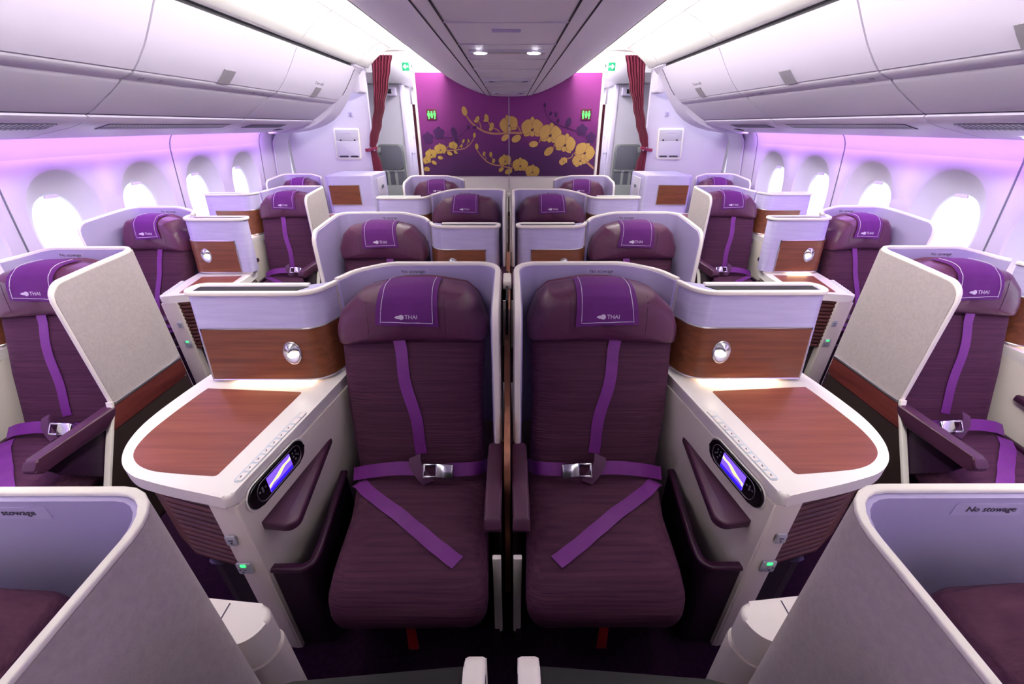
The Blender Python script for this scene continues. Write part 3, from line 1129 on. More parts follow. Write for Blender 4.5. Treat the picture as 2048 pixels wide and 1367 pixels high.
# ---- overhead bins
DOORP = [(1.572, 2.212), (1.592, 2.185), (1.635, 2.12), (1.695, 2.035), (1.752, 1.970), (1.790, 1.934)]
LIPP = [(1.796, 1.938), (1.802, 1.922), (1.840, 1.907), (1.871, 1.897)]
LOWP = [(1.870, 1.901), (1.876, 1.890), (1.888, 1.880), (1.93, 1.850), (2.00, 1.808), (2.07, 1.765), (2.10, 1.752)]
PSUP = [(2.105, 1.738), (2.14, 1.712), (2.22, 1.690), (2.36, 1.662), (2.48, 1.640), (2.56, 1.636)]
BINS = [(-.40, .97), (.97, 2.33), (2.33, 3.69), (3.69, 4.96)]
for s in (1, -1):
    side = 'left' if s > 0 else 'right'
    frame(s)
    # fixed shell behind the doors, and the end fairing beside the curtain
    body = [(-x - .03, z - .0) for x, z in DOORP + LOWP] + [(-2.60, 1.74), (-2.62, 2.30), (-1.62, 2.30)]
    struct('trim_%d' % (1 if s > 0 else 2), prism(body, Y0, 5.05, 'y'), 'seam')
    endp = [(-1.56, 2.236), (-1.63, 2.20), (-1.70, 2.09), (-1.773, 1.98), (-1.835, 1.90), (-1.90, 1.82), (-1.99, 1.75), (-2.07, 1.712), (-2.165, 1.678), (-2.30, 1.645), (-2.48, 1.622), (-2.62, 1.615), (-2.66, 1.70), (-2.66, 2.32), (-1.60, 2.32)]
    frame(s)
    struct('trim_%d' % (3 if s > 0 else 4), prism(endp, 4.965, 5.26, 'y', .012, 3), 'bin')
    for k, (a, b) in enumerate(BINS):
        if k == 0:
            continue
        frame(s, 1.0, (-1.85, (a + b) / 2, 1.95))
        lab = {1: 'wide white overhead bin at the %s picture edge, cut off by the frame' % side,
               2: 'white overhead bin with grey latch in the middle of the %s bin row' % side,
               3: 'short white overhead bin marked Crew only at the far end on the %s' % side}[k]
        o = mk('overhead_bin', profile_strip(DOORP, a + .006, b - .006, -.028), 'bin', None, 60)
        o.location = (s * -1.85, (a + b) / 2, 1.95)
        tag(o, lab, 'overhead bin', 'overhead bins along the %s wall' % side)
        mk('grip_ledge', profile_strip(LIPP, a + .010, b - .006, -.02), 'bin_low', o, 60)
        mk('lower_shell', profile_strip(LOWP, a + .006, b - .006, -.02), 'bin_low', o, 60)
        # latch on the door and the row marking
        yc = (a + b) / 2 - .0
        la = profile_strip([(1.722, 2.002), (1.752, 1.970), (1.790, 1.934)], yc - .055, yc + .055, .006)
        mk('latch', la, 'latch', o)

        def ondoor(x, y, h, y0=0, d0=0, slope=(.81, -.58), base=(1.842, 1.9055)):
            # x along the cabin towards the far end, y up the ledge
            return (-(base[0] - y * .93 - h * .36), y0 + x, base[1] + y * .37 - h * .93)
        if k < 3:
            for txt, yy, hs in (('17', a + .085, .034), ('1', a + .215, .034), ('18', b - .26, .03), ('1', b - .14, .03)) if k == 2 else ():
                g = text_geo(txt, hs)
                d = 1 if s > 0 else -1
                mk('row_number', thicken(g, lambda x, y, h: ondoor(x, y, h + .0015, yy), .0006) if s > 0 else
                   thicken(([(-x, y, z) for x, y, z in g[0]], [f[::-1] for f in g[1]]), lambda x, y, h: ondoor(x, y, h + .0015, yy), .0006), 'ink', o, 0)
        else:
            g = text_geo('Crew only', .042)
            if s < 0:
                g = ([(-x, y, z) for x, y, z in g[0]], [f[::-1] for f in g[1]])
            mk('crew_label', thicken(g, lambda x, y, h: (-(1.700 - y * .67 - h * .74), yc - .02 + x, 2.030 + y * .74 - h * .67), .001), 'ink', o, 0)
    # service panels under the bins with air grilles
    for k, (a, b) in enumerate(BINS):
        frame(s, 1.0, (-2.3, (a + b) / 2, 1.68))
        o = mk('service_panel', profile_strip(PSUP, a + .005, b - .005, -.012), 'bin', None, 60)
        o.location = (s * -2.3, (a + b) / 2, 1.68)
        if k == 0:
            bpy.data.objects.remove(o); continue
        tag(o, {1: 'white underside panel with air grille below the cut-off %s bin', 2: 'white underside panel with long air grille below the middle %s bin', 3: 'white underside panel at the far end below the short %s bin'}[k] % side, 'service panel', 'panels under the bins')
        def onp(f, d):      # point on the panel profile
            i = min(len(PSUP) - 2, int(f)); t = f - i
            return (PSUP[i][0] + (PSUP[i + 1][0] - PSUP[i][0]) * t - d * .25, PSUP[i][1] + (PSUP[i + 1][1] - PSUP[i][1]) * t - d)
        gp = [onp(1.25, .001), onp(1.6, .001), onp(1.95, .001), onp(2.2, .001)]
        gy0, gy1 = a + .16, b - (.12 if k < 3 else .5)
        gr = mk('air_grille', profile_strip(gp, gy0, gy1, .003), 'grille', o)
        if k < 3:
            nsl = 44
            bars = [profile_strip([onp(1.25, .003), onp(2.2, .003)], gy0 + (gy1 - gy0) * (j + .5) / nsl - .004, gy0 + (gy1 - gy0) * (j + .5) / nsl + .004, .002) for j in range(nsl)]
            mk('grille_slats', join(*bars), 'bin_low', gr, 0)
        if k >= 2:
            mk('speaker_cover', profile_strip([onp(2.75, .001), onp(3.2, .001)], yc + .28, yc + .38, .003), 'grille', o)
        if k != 1:
            continue
        sp = xf(lathe([(.001, -.004), (.018, -.004), (.026, 0), (.001, .001)], 16), lambda x, y, z: (-2.43 + x, a + 1.12 + y, 1.6475 + z))
        mk('reading_spot', sp, 'spot', o)
    # violet wash strip light hidden above the windows
    frame(s)
    o = mk('wash_light', box(-2.635, -2.575, Y0 + .1, 4.955, 1.648, 1.656), 'wash', None)
    tag(o, 'violet strip light glowing along the top of the %s window wall' % side, 'strip light', 'wash lights over the windows')

# ---- ceiling
CENP = [(0, 1.990), (.10, 1.991), (.20, 1.996), (.212, 1.998), (.262, 2.004), (.275, 2.010), (.36, 2.032), (.48, 2.076), (.60, 2.130), (.69, 2.180), (.706, 2.195)]
frame()
cen = [(-x, z) for x, z in CENP] + [(-.716, 2.215), (-.70, 2.28), (-.70, 2.44)]
cpoly = cen + [(-x, z) for x, z in cen[::-1] if x != 0]
ceil = struct('ceiling', prism(cpoly, Y0, 5.385, 'y'), 'centre', 30)
for s in (1, -1):
    frame(s)
    for a, b, d in (((.2000), .207, .0), (.262, .268, .0)):
        z0 = 1.9945 if a < .21 else 2.0028
        mk('panel_joint', box(-b, -a, Y0, 5.38, z0, z0 + .004), 'seam', ceil)
    mk('edge_seal', prism([(-.704, 2.186), (-.718, 2.198), (-.722, 2.222), (-.712, 2.222)], Y0, 5.384, 'y'), 'seam', ceil)
for y in (1.62, 2.02, 2.45, 2.85, 3.36, 4.0, 4.62):
    frame()
    mk('cross_joint', box(-.20, .20, y, y + .004, 1.9885, 1.993), 'vest', ceil)
mk('ceiling_placard', box(-.05, .05, 1.72, 1.765, 1.9875, 1.990, .001, 1), 'label', ceil)
for i, y in enumerate((2.19, 3.50, 4.78)):
    frame(1, 1, (0, y, 1.985))
    ar = [(-.168, y + .012)] + [(-.168 + .336 * j / 12, y - .028 - .020 * math.sin(PI * j / 12)) for j in range(13)] + [(.168, y + .012)] + [(.168 - .336 * j / 12, y + .012 - .012 * math.sin(PI * j / 12)) for j in range(1, 12)]
    o = mk('reading_light_panel', prism(ar, 1.980, 1.992, 'z', .003), 'chrome')
    o.location = (0, y, 1.985)
    tag(o, ['curved reading light slot nearest on the central ceiling, both spots lit', 'curved reading light slot in the middle of the central ceiling', 'small reading light slot at the far end of the central ceiling'][i], 'ceiling light', 'reading lights under the central bins')
    for sx in (-1, 1):
        mk('spot_lens', xf(lathe([(.001, -.002), (.022, -.002), (.027, .002), (.001, .003)], 16), lambda x, yy, z: (sx * .118 + x * 1.2, y - .018 + yy * .8, 1.9795 + z)), 'spot' if i == 0 else 'lampbody', o)
for s in (1, -1):
    side = 'left' if s > 0 else 'right'
    frame(s)
    P = [(.66, 2.44), (.80, 2.452), (1.10, 2.452), (1.26, 2.435), (1.36, 2.395), (1.46, 2.325), (1.543, 2.252), (1.61, 2.258)]
    c = struct('ceiling_' + side, profile_strip([(x, z) for x, z in P], Y0, 5.33, -.02), 'white', 60)
    for q in (2.33, 3.69, 4.96):
        mk('panel_joint', profile_strip([(x - .002, z - .003) for x, z in P[3:7]], q - .0025, q + .0025, .003), 'vest', c)
    mk('long_joint', box(-1.272, -1.266, Y0, 5.3, 2.4290, 2.4335), 'vest', c)
    o = mk('cove_light', box(-.745, -.715, Y0 + .1, 5.30, 2.30, 2.42), 'cove')
    tag(o, 'white cove light strip along the %s edge of the central bins' % side, 'strip light', 'cove lights')
    # end of the ceiling over the curtain, arched header
    P2 = rpoly([(-1.66, 2.245, 0), (-1.58, 2.300, .05), (-1.54, 2.395, .05), (-1.44, 2.395, .06), (-1.36, 2.412, .08), (-1.24, 2.418, .05), (-.70, 2.405, 0), (-.70, 2.52, 0), (-1.66, 2.52, 0)], 5)
    struct('trim_%d' % (5 if s > 0 else 6), prism(P2, 5.33, 5.42, 'y', .004), 'rim')

# ---- front bulkheads and mural
frame()
struct('wall_front', box(-1.085, 1.085, 5.40, 5.50, 0, 2.221), 'rim')
struct('wall_front_top', box(-1.085, 1.085, 5.45, 5.50, 2.225, 2.54), 'white')
mu = mk('mural', box(-1.050, 1.066 - .02, 5.388, 5.3995, 1.146, 2.218), 'mural')
tag(mu, 'purple orchid mural with golden flower sprays on the front bulkhead', 'mural')
mk('frame_post', box(-.004, .004, 5.372, 5.390, 1.00, 2.216), 'chrome', mu)
for s in (1, -1):
    frame(s)
    mk('edge_strip', box(-1.078, -1.052, 5.382, 5.3995, 1.10, 2.216, .002, 1), 'rim', mu)
frame()
MY = 5.388


def onmural(x, y, h, k=1):
    return (x, MY - .0006 * k - h, y)


def petalpoly(cx, cz, r, ang, ln, wd, n=14):
    """a rounded petal from the flower centre"""
    out = []
    for k in range(n):
        a = 2 * PI * k / n
        u = .5 + .5 * math.cos(a); v = math.sin(a) * (.55 + .45 * math.sin(PI * min(1, u * .95)))
        X, Y = u * ln * r, v * wd * r * .5
        out.append((cx + X * math.cos(ang) - Y * math.sin(ang), cz + X * math.sin(ang) + Y * math.cos(ang), 0))
    return out, [tuple(range(n))]


def grow(g, c, f):
    V = g[0]
    mx = sum(p[0] for p in V) / len(V); mz = sum(p[1] for p in V) / len(V)
    return [(mx + (p[0] - mx) * f, mz + (p[1] - mz) * f, 0) for p in V], g[1]


def strokes(pts, w0, w1):
    P = smoothpts([(a, b, 0) for a, b in pts], 6)
    V = []
    n = len(P)
    for i, p in enumerate(P):
        a = P[max(0, i - 1)]; b = P[min(n - 1, i + 1)]
        t = (b[0] - a[0], b[1] - a[1]); l = math.hypot(*t) or 1
        w = (w0 + (w1 - w0) * i / (n - 1)) / 2
        V += [(p[0] - t[1] / l * w, p[1] + t[0] / l * w, 0), (p[0] + t[1] / l * w, p[1] - t[0] / l * w, 0)]
    return V, [(2 * i, 2 * i + 1, 2 * i + 3, 2 * i + 2) for i in range(n - 1)]


PRINT = {'g': [], 'd': [], 'o': [], 's': [], 'v': []}


def clipz(g):
    return [(max(-1.045, min(1.045, p[0])), max(1.148, p[1]), 0) for p in g[0]], g[1]


LEVEL = [2]


def lay(key, g, out=1.04):
    if out:
        LEVEL[0] += 1
        PRINT['o'].append((clipz(grow(g, 0, out)), LEVEL[0]))
    LEVEL[0] += 1
    PRINT[key].append((clipz(g), LEVEL[0]))


def flower(x, z, r, rot=0, key='g'):
    # three narrow sepals, then two broad petals, then the lip
    for a, ln, wd in ((90, 1.05, .62), (215, .95, .6), (325, .95, .6)):
        lay(key, petalpoly(x, z, r, math.radians(a + rot), ln, wd), 1.05)
    for a in (158, 22):
        lay(key, petalpoly(x, z, r, math.radians(a + rot), 1.08, 1.35), 1.035)
    lay(key, petalpoly(x, z - r * .08, r, math.radians(270 + rot), .55, .5), 1.09)
    lay('o', disc(x, z - r * .06, r * .13, r * .1, 8), 0)
    lay('o', disc(x + r * .1, z + r * .03, r * .05, r * .09, 6), 0)


def bud(x, z, r, rot, key='g', el=1.0):
    lay(key, disc(x, z, r, r * .62 * el, 14, math.radians(rot)), 1.06)


for st, w0, w1 in (([(-.511, 1.815), (-.441, 1.73), (-.352, 1.664), (-.261, 1.626), (-.145, 1.613), (.017, 1.623), (.157, 1.618)], .016, .024),
                   ([(-.349, 1.74), (-.335, 1.70), (-.329, 1.664)], .012, .012), ([(-.246, 1.745), (-.219, 1.69), (-.224, 1.633)], .012, .012),
                   ([(-.179, 1.669), (-.14, 1.655), (-.11, 1.633)], .014, .014), ([(.046, 1.715), (.098, 1.695), (.139, 1.633)], .014, .014),
                   ([(.357, 1.514), (.37, 1.54), (.373, 1.566)], .012, .012), ([(.53, 1.45), (.54, 1.475), (.545, 1.503)], .012, .012),
                   ([(.787, 1.407), (.925, 1.321), (1.044, 1.230)], .02, .024), ([(.709, 1.342), (.76, 1.36), (.776, 1.397)], .012, .012),
                   ([(-.395, 1.45), (-.339, 1.375), (-.27, 1.31), (-.187, 1.275), (-.115, 1.266), (.041, 1.233)], .010, .016),
                   ([(-.292, 1.375), (-.284, 1.35), (-.281, 1.332)], .008, .008), ([(-.209, 1.364), (-.2, 1.33), (-.208, 1.299)], .008, .008),
                   ([(.005, 1.299), (.03, 1.275), (.041, 1.244)], .008, .008),
                   ([(-.411, 1.577), (-.464, 1.503), (-.536, 1.456), (-.632, 1.44), (-.756, 1.429)], .008, .012),
                   ([(-.545, 1.519), (-.59, 1.48), (-.62, 1.445)], .006, .006), ([(-.492, 1.524), (-.502, 1.5), (-.5, 1.477)], .006, .006),
                   ([(-.705, 1.493), (-.74, 1.47), (-.756, 1.434)], .007, .007)):
    lay('s', strokes(st, w0, w1), 0)
for x, z, r, rot in ((.0, 1.70, .105, 15), (.274, 1.659, .125, 0), (.488, 1.597, .128, -8), (.669, 1.493, .122, -12), (.866, 1.321, .09, 20), (.912, 1.407, .118, -22)):
    flower(x, z, r, rot, 'g')
for x, z, r, rot in ((-.048, 1.315, .075, 12), (.137, 1.262, .092, 0), (.286, 1.192, .085, -6)):
    flower(x, z, r, rot, 'd')
for x, z, r, rot in ((-.826, 1.44, .07, 4), (-.943, 1.386, .066, 10), (-1.0, 1.321, .05, 14), (-.67, 1.482, .05, -10), (-1.01, 1.222, .034, 0), (.663, 1.31, .05, 30)):
    flower(x, z, r, rot, 'd' if x < 0 else 'g')
for x, z, r, rot, k in ((-.515, 1.845, .05, 105, 'g'), (-.371, 1.76, .038, 60, 'g'), (-.385, 1.748, .026, 20, 'g'), (-.262, 1.775, .042, 100, 'g'), (-.275, 1.752, .024, 20, 'g'),
                        (-.202, 1.69, .042, 80, 'g'), (-.21, 1.665, .03, 30, 'g'), (-.047, 1.571, .05, 35, 'g'), (.087, 1.561, .06, 25, 'g'), (.293, 1.503, .055, 5, 'g'), (.479, 1.424, .065, 38, 'g'),
                        (-.41, 1.597, .028, 80, 'd'), (-.544, 1.535, .022, 60, 'd'), (-.483, 1.537, .02, 100, 'd'), (-.57, 1.482, .02, 70, 'd'), (-.388, 1.477, .034, 95, 'd'), (-.303, 1.397, .027, 70, 'd'),
                        (-.222, 1.39, .03, 85, 'd'), (-.188, 1.318, .028, 70, 'd'), (-.097, 1.222, .036, 35, 'd'), (-.007, 1.199, .048, 20, 'd'), (-.717, 1.40, .034, 160, 'd'), (-.645, 1.415, .026, 140, 'd'),
                        (-.833, 1.354, .032, 170, 'd'), (-.915, 1.299, .034, 150, 'd')):
    bud(x, z, r, rot, k)
for x, z, r in ((.862, 1.649, .066), (.974, 1.566, .062), (-.829, 1.618, .068), (-.961, 1.566, .066)):
    for a in range(0, 360, 72):
        lay('v', petalpoly(x, z, r, math.radians(a + 18), 1.05, 1.0), 0)
for x, z, r, rot in ((.412, 1.904, .024, 95), (.484, 1.82, .024, 60), (.547, 1.81, .024, 80), (.573, 1.745, .026, 70), (.695, 1.73, .055, 70), (-.649, 1.628, .056, 110), (-.478, 1.679, .026, 80), (-.403, 1.679, .024, 20), (-.625, 1.545, .03, 100)):
    lay('v', disc(x, z, r, r * .6, 12, math.radians(rot)), 0)
lay('v', strokes([(.415, 1.88), (.44, 1.80), (.52, 1.73), (.62, 1.69), (.80, 1.64)], .006, .01), 0)
lay('v', strokes([(-.50, 1.66), (-.56, 1.60), (-.66, 1.57), (-.80, 1.58)], .006, .008), 0)
V, F = box(-1.050, 1.046, MY, 5.3995, 1.146, 2.218)
me = bpy.data.meshes.new('mural')
mats, idx = ['mural'], [0] * len(F)
for key, mm in (('v', 'shadowprint'), ('s', 'goldstem'), ('o', 'plumink'), ('g', 'gold'), ('d', 'gold2')):
    for g, l in PRINT[key]:
        n = len(V)
        V = list(V) + [(x, MY - .0003 - .00003 * l, y) for x, y, z in g[0]]
        F = list(F) + [tuple(i + n for i in f) for f in g[1]]
        idx += [len(mats)] * len(g[1])
    mats.append(mm)
me.from_pydata(V, [], F)
for m_ in mats:
    me.materials.append(M[m_])
me.polygons.foreach_set('material_index', idx)
me.update()
mu.data = me

# lavatory signs
for s in (1, -1):
    frame(s, 1, (-.896, 5.38, 1.81))
    o = mk('lavatory_sign', box(-.955, -.837, 5.376, 5.3875, 1.752, 1.868, .004), 'toilet')
    o.location = (s * -.896, 5.38, 1.81)
    tag(o, 'square sign of three lit green figures on the mural, %s of centre' % ('left' if s > 0 else 'right'), 'sign', 'lavatory signs')
    for dx, kind in ((-.034, 0), (0, 1), (.034, 2)):
        cx = -.896 + dx
        if kind == 1:
            g = join(disc(cx, 1.832, .010, .012, 10), ([(cx - .013, 1.818, 0), (cx + .013, 1.818, 0), (cx + .008, 1.775, 0), (cx - .008, 1.775, 0)], [(0, 1, 2, 3)]))
        else:
            w = .014
            g = join(disc(cx, 1.838, .008, .009, 10), ([(cx - w, 1.825, 0), (cx + w, 1.825, 0), (cx + w * (1.1 if kind == 0 else .7), 1.795, 0), (cx - w * (1.1 if kind == 0 else .7), 1.795, 0)], [(0, 1, 2, 3)]),
                     ([(cx - .007, 1.797, 0), (cx + .007, 1.797, 0), (cx + .006, 1.765, 0), (cx - .006, 1.765, 0)], [(0, 1, 2, 3)]))
        mk('figure', thicken(g, lambda x, y, h: (x, 5.3755 - h, y), .001), 'figure', o, 0)
# exit signs
for s in (1, -1):
    frame(s, 1, (-1.125, 5.42, 2.28))
    side = 'left' if s > 0 else 'right'
    o = mk('exit_sign', box(-1.190, -1.060, 5.425, 5.435, 2.236, 2.318, .004), 'signwhite')
    o.location = (s * -1.125, 5.42, 2.28)
    tag(o, 'green exit sign with white arrow pointing %s, hanging beside the mural top' % side, 'sign', 'exit signs')
    mk('arrow_field', box(-1.189, -1.110, 5.421, 5.4249, 2.2375, 2.3165, .003), 'signgreen', o)
    ar = ([(-1.180, 2.277, 0), (-1.155, 2.301, 0), (-1.147, 2.293, 0), (-1.157, 2.283, 0), (-1.120, 2.283, 0), (-1.120, 2.271, 0), (-1.157, 2.271, 0), (-1.147, 2.261, 0), (-1.155, 2.253, 0)], [tuple(range(9))])
    mk('arrow', thicken(ar, lambda x, y, h: (x, 5.4208 - h, y), .001), 'signwhite', o, 0)
    rm = join(disc(-1.083, 2.302, .006, .007, 8), strokes([(-1.084, 2.294), (-1.082, 2.28), (-1.078, 2.27)], .010, .009), strokes([(-1.078, 2.27), (-1.088, 2.262), (-1.098, 2.258)], .006, .005),
              strokes([(-1.078, 2.27), (-1.074, 2.257), (-1.068, 2.246)], .006, .005), strokes([(-1.083, 2.290), (-1.094, 2.284), (-1.100, 2.290)], .004, .004), strokes([(-1.083, 2.290), (-1.072, 2.284), (-1.068, 2.276)], .004, .004))
    mk('running_figure', thicken(rm, lambda x, y, h: (x, 5.4245 - h, y), .001), 'signdark', o, 0)
    mk('hanger', join(box(-1.066, -1.063, 5.428, 5.431, 2.318, 2.42), box(-1.10, -1.05, 5.420, 5.436, 2.224, 2.2355)), 'chrome', o)

# ---- side bulkheads at the cabin end with the folded card holders
for s in (1, -1):
    side = 'left' if s > 0 else 'right'
    frame(s)
    bw = rpoly([(-2.70, 0, 0), (-1.66, 0, 0), (-1.70, 1.2, .2), (-1.675, 1.75, .2), (-1.655, 2.24, 0), (-1.66, 2.45, 0), (-2.70, 2.45, 0)], 5)
    struct('wall_end_' + side, prism(bw, 5.545, 5.60, 'y'), 'wall')
    P = [(2.70, .30), (2.79, .80), (2.775, 1.17), (2.735, 1.53), (2.65, 1.655)]
    struct('trim_%d' % (7 if s > 0 else 8), profile_strip([(x - .02, z) for x, z in P], 5.20, 5.5445, .012), 'wall')
    frame(s, 1, (-1.98, 5.54, 1.5))
    o = mk('card_holder', prism(rpoly([(-2.125, 1.672, .02), (-1.812, 1.672, .02), (-1.84, 1.325, .025), (-2.150, 1.325, .025)]), 5.525, 5.544, 'y', .004), 'rim')
    o.location = (s * -1.98, 5.54, 1.5)
    tag(o, 'white folding literature holder on the %s end wall beside the curtain' % side, 'literature holder', 'literature holders')
    mk('upper_flap', prism(rpoly([(-2.105, 1.652, .01), (-1.83, 1.652, .01), (-1.838, 1.535, .006), (-2.112, 1.535, .006)]), 5.519, 5.5249, 'y', .002), 'bin_low', o)
    mk('lower_flap', prism(rpoly([(-2.112, 1.530, .006), (-1.838, 1.530, .006), (-1.855, 1.345, .012), (-2.13, 1.345, .012)]), 5.515, 5.5249, 'y', .002), 'bin', o)
    for x in (-2.055, -1.885):
        mk('flap_knob', xf(lathe([(.001, -.004), (.010, -.003), (.010, .003), (.001, .003)], 10), lambda a, b, c, x=x: (x + a, 5.516 + c, 1.540 + b)), 'dark_steel', o)
    for a, b in ((-2.10, -1.99), (-1.965, -1.868)):
        mk('finger_slot', prism(rpoly([(a, 1.352, .008), (b, 1.352, .008), (b, 1.369, .008), (a, 1.369, .008)]), 5.5125, 5.5155, 'y', .0008), 'dark_steel', o)
    mk('imprint', box(-2.02, -1.93, 5.5175, 5.5192, 1.612, 1.622), 'label', o)
    frame(s, 1, (-1.895, 5.54, 1.815))
    o = mk('wall_placard', box(-1.920, -1.870, 5.540, 5.5448, 1.79, 1.84, .003), 'label')
    o.location = (s * -1.895, 5.54, 1.815)
    tag(o, 'tiny square pictogram placard on the %s end wall above the literature holder' % side, 'placard', 'wall placards')
    g = mirror_text(text_geo('2', .04))
    mk('pictogram', thicken(g, lambda x, y, h: (-1.895 + x, 5.5395 - h, 1.815 + y), .001), 'ink', o, 0)
    # small white box at the bin end, carries the curtain track
    frame(s, 1, (-1.70, 5.40, 2.1))
    o = mk('track_housing', prism(rpoly([(-1.655, 2.245, .01), (-1.632, 2.235, .01), (-1.655, 2.02, .03), (-1.76, 2.02, .03), (-1.745, 2.09, .01), (-1.67, 2.225, .01)]), 5.27, 5.50, 'y', .004), 'bin')
    o.location = (s * -1.70, 5.40, 2.1)
    tag(o, 'small white housing at the end of the %s overhead bins beside the curtain' % side, 'housing', 'curtain track housings')
    mk('lever', box(-1.735, -1.700, 5.255, 5.269, 2.09, 2.19, .006), 'rim', o)

# ---- curtains drawn aside at the aisle ends
for s in (1, -1):
    side = 'left' if s > 0 else 'right'
    frame(s, 1, (-1.5, 5.47, 2.39))
    rows = []
    keys = [(2.392, -1.540, -1.300, .030), (2.28, -1.545, -1.335, .030), (2.10, -1.560, -1.385, .028), (1.90, -1.585, -1.455, .026), (1.72, -1.635, -1.515, .022), (1.56, -1.690, -1.580, .016), (1.47, -1.705, -1.625, .010),
            (1.42, -1.700, -1.625, .010), (1.28, -1.700, -1.590, .018), (1.10, -1.695, -1.565, .022), (.80, -1.690, -1.545, .026), (.40, -1.69, -1.53, .026), (.04, -1.69, -1.53, .026)]
    nz = 60
    for j in range(nz + 1):
        z = 2.392 - (2.392 - .04) * j / nz
        for a, b in zip(keys, keys[1:]):
            if b[0] <= z <= a[0] + 1e-6:
                t = (a[0] - z) / (a[0] - b[0]); t = t * t * (3 - 2 * t)
                xa, xb, am = [a[i] + (b[i] - a[i]) * t for i in (1, 2, 3)]
                break
        rows.append([(xa + (xb - xa) * i / 56, 5.485 + am * math.sin(i / 56 * PI * 2 * 6.5 + .6 * math.sin(j * .11)) * .8, z) for i in range(57)])
    o = mk('curtain', sheet(rows, .003, (0, 1, 0)), 'curtain', None, 60)
    o.location = (s * -1.5, 5.47, 2.39)
    tag(o, 'maroon curtain gathered and tied back at the %s aisle end' % side, 'curtain', 'aisle curtains')
    ring = [(-1.665 + .052 * math.cos(a), 5.485 + .040 * math.sin(a), 1.447 + .010 * math.cos(a)) for a in [2 * PI * k / 24 for k in range(25)]]
    tie = mk('tie_band', fixn(sweep(ring[:-1], [(math.cos(2 * PI * k / 24), math.sin(2 * PI * k / 24), 0) for k in range(24)], rsec(-.004, .004, -.016, .016, .003), True)), 'curtain', o)
    mk('tie_end', box(-1.760, -1.700, 5.470, 5.478, 1.415, 1.450, .003), 'curtain', tie)
    for x, z in ((-1.675, 1.462), (-1.635, 1.432)):
        mk('snap_button', xf(lathe([(.001, -.003), (.009, -.002), (.009, .002), (.001, .002)], 10), lambda a, b, c, x=x, z=z: (x + a, 5.442 + c, z + b)), 'steel', tie)
    # second curtain, folded narrow at the bulkhead edge
    frame(s, 1, (-1.115, 5.56, 1.8))
    rows = [[(-1.150 + .055 * i / 24, 5.56 + .012 * math.sin(i * 1.5), z) for i in range(25)] for z in (1.92, 1.6, 1.2, .8, .4, .04)]
    o = mk('folded_curtain', sheet(rows, .003, (0, 1, 0)), 'curtain', None, 60)
    o.location = (s * -1.115, 5.56, 1.8)
    tag(o, 'narrow dark red curtain folded at the %s edge of the mural bulkhead' % side, 'curtain', 'folded curtains')
    mk('curtain_hook', box(-1.165, -1.140, 5.54, 5.56, 1.92, 2.10, .006), 'bin', o)

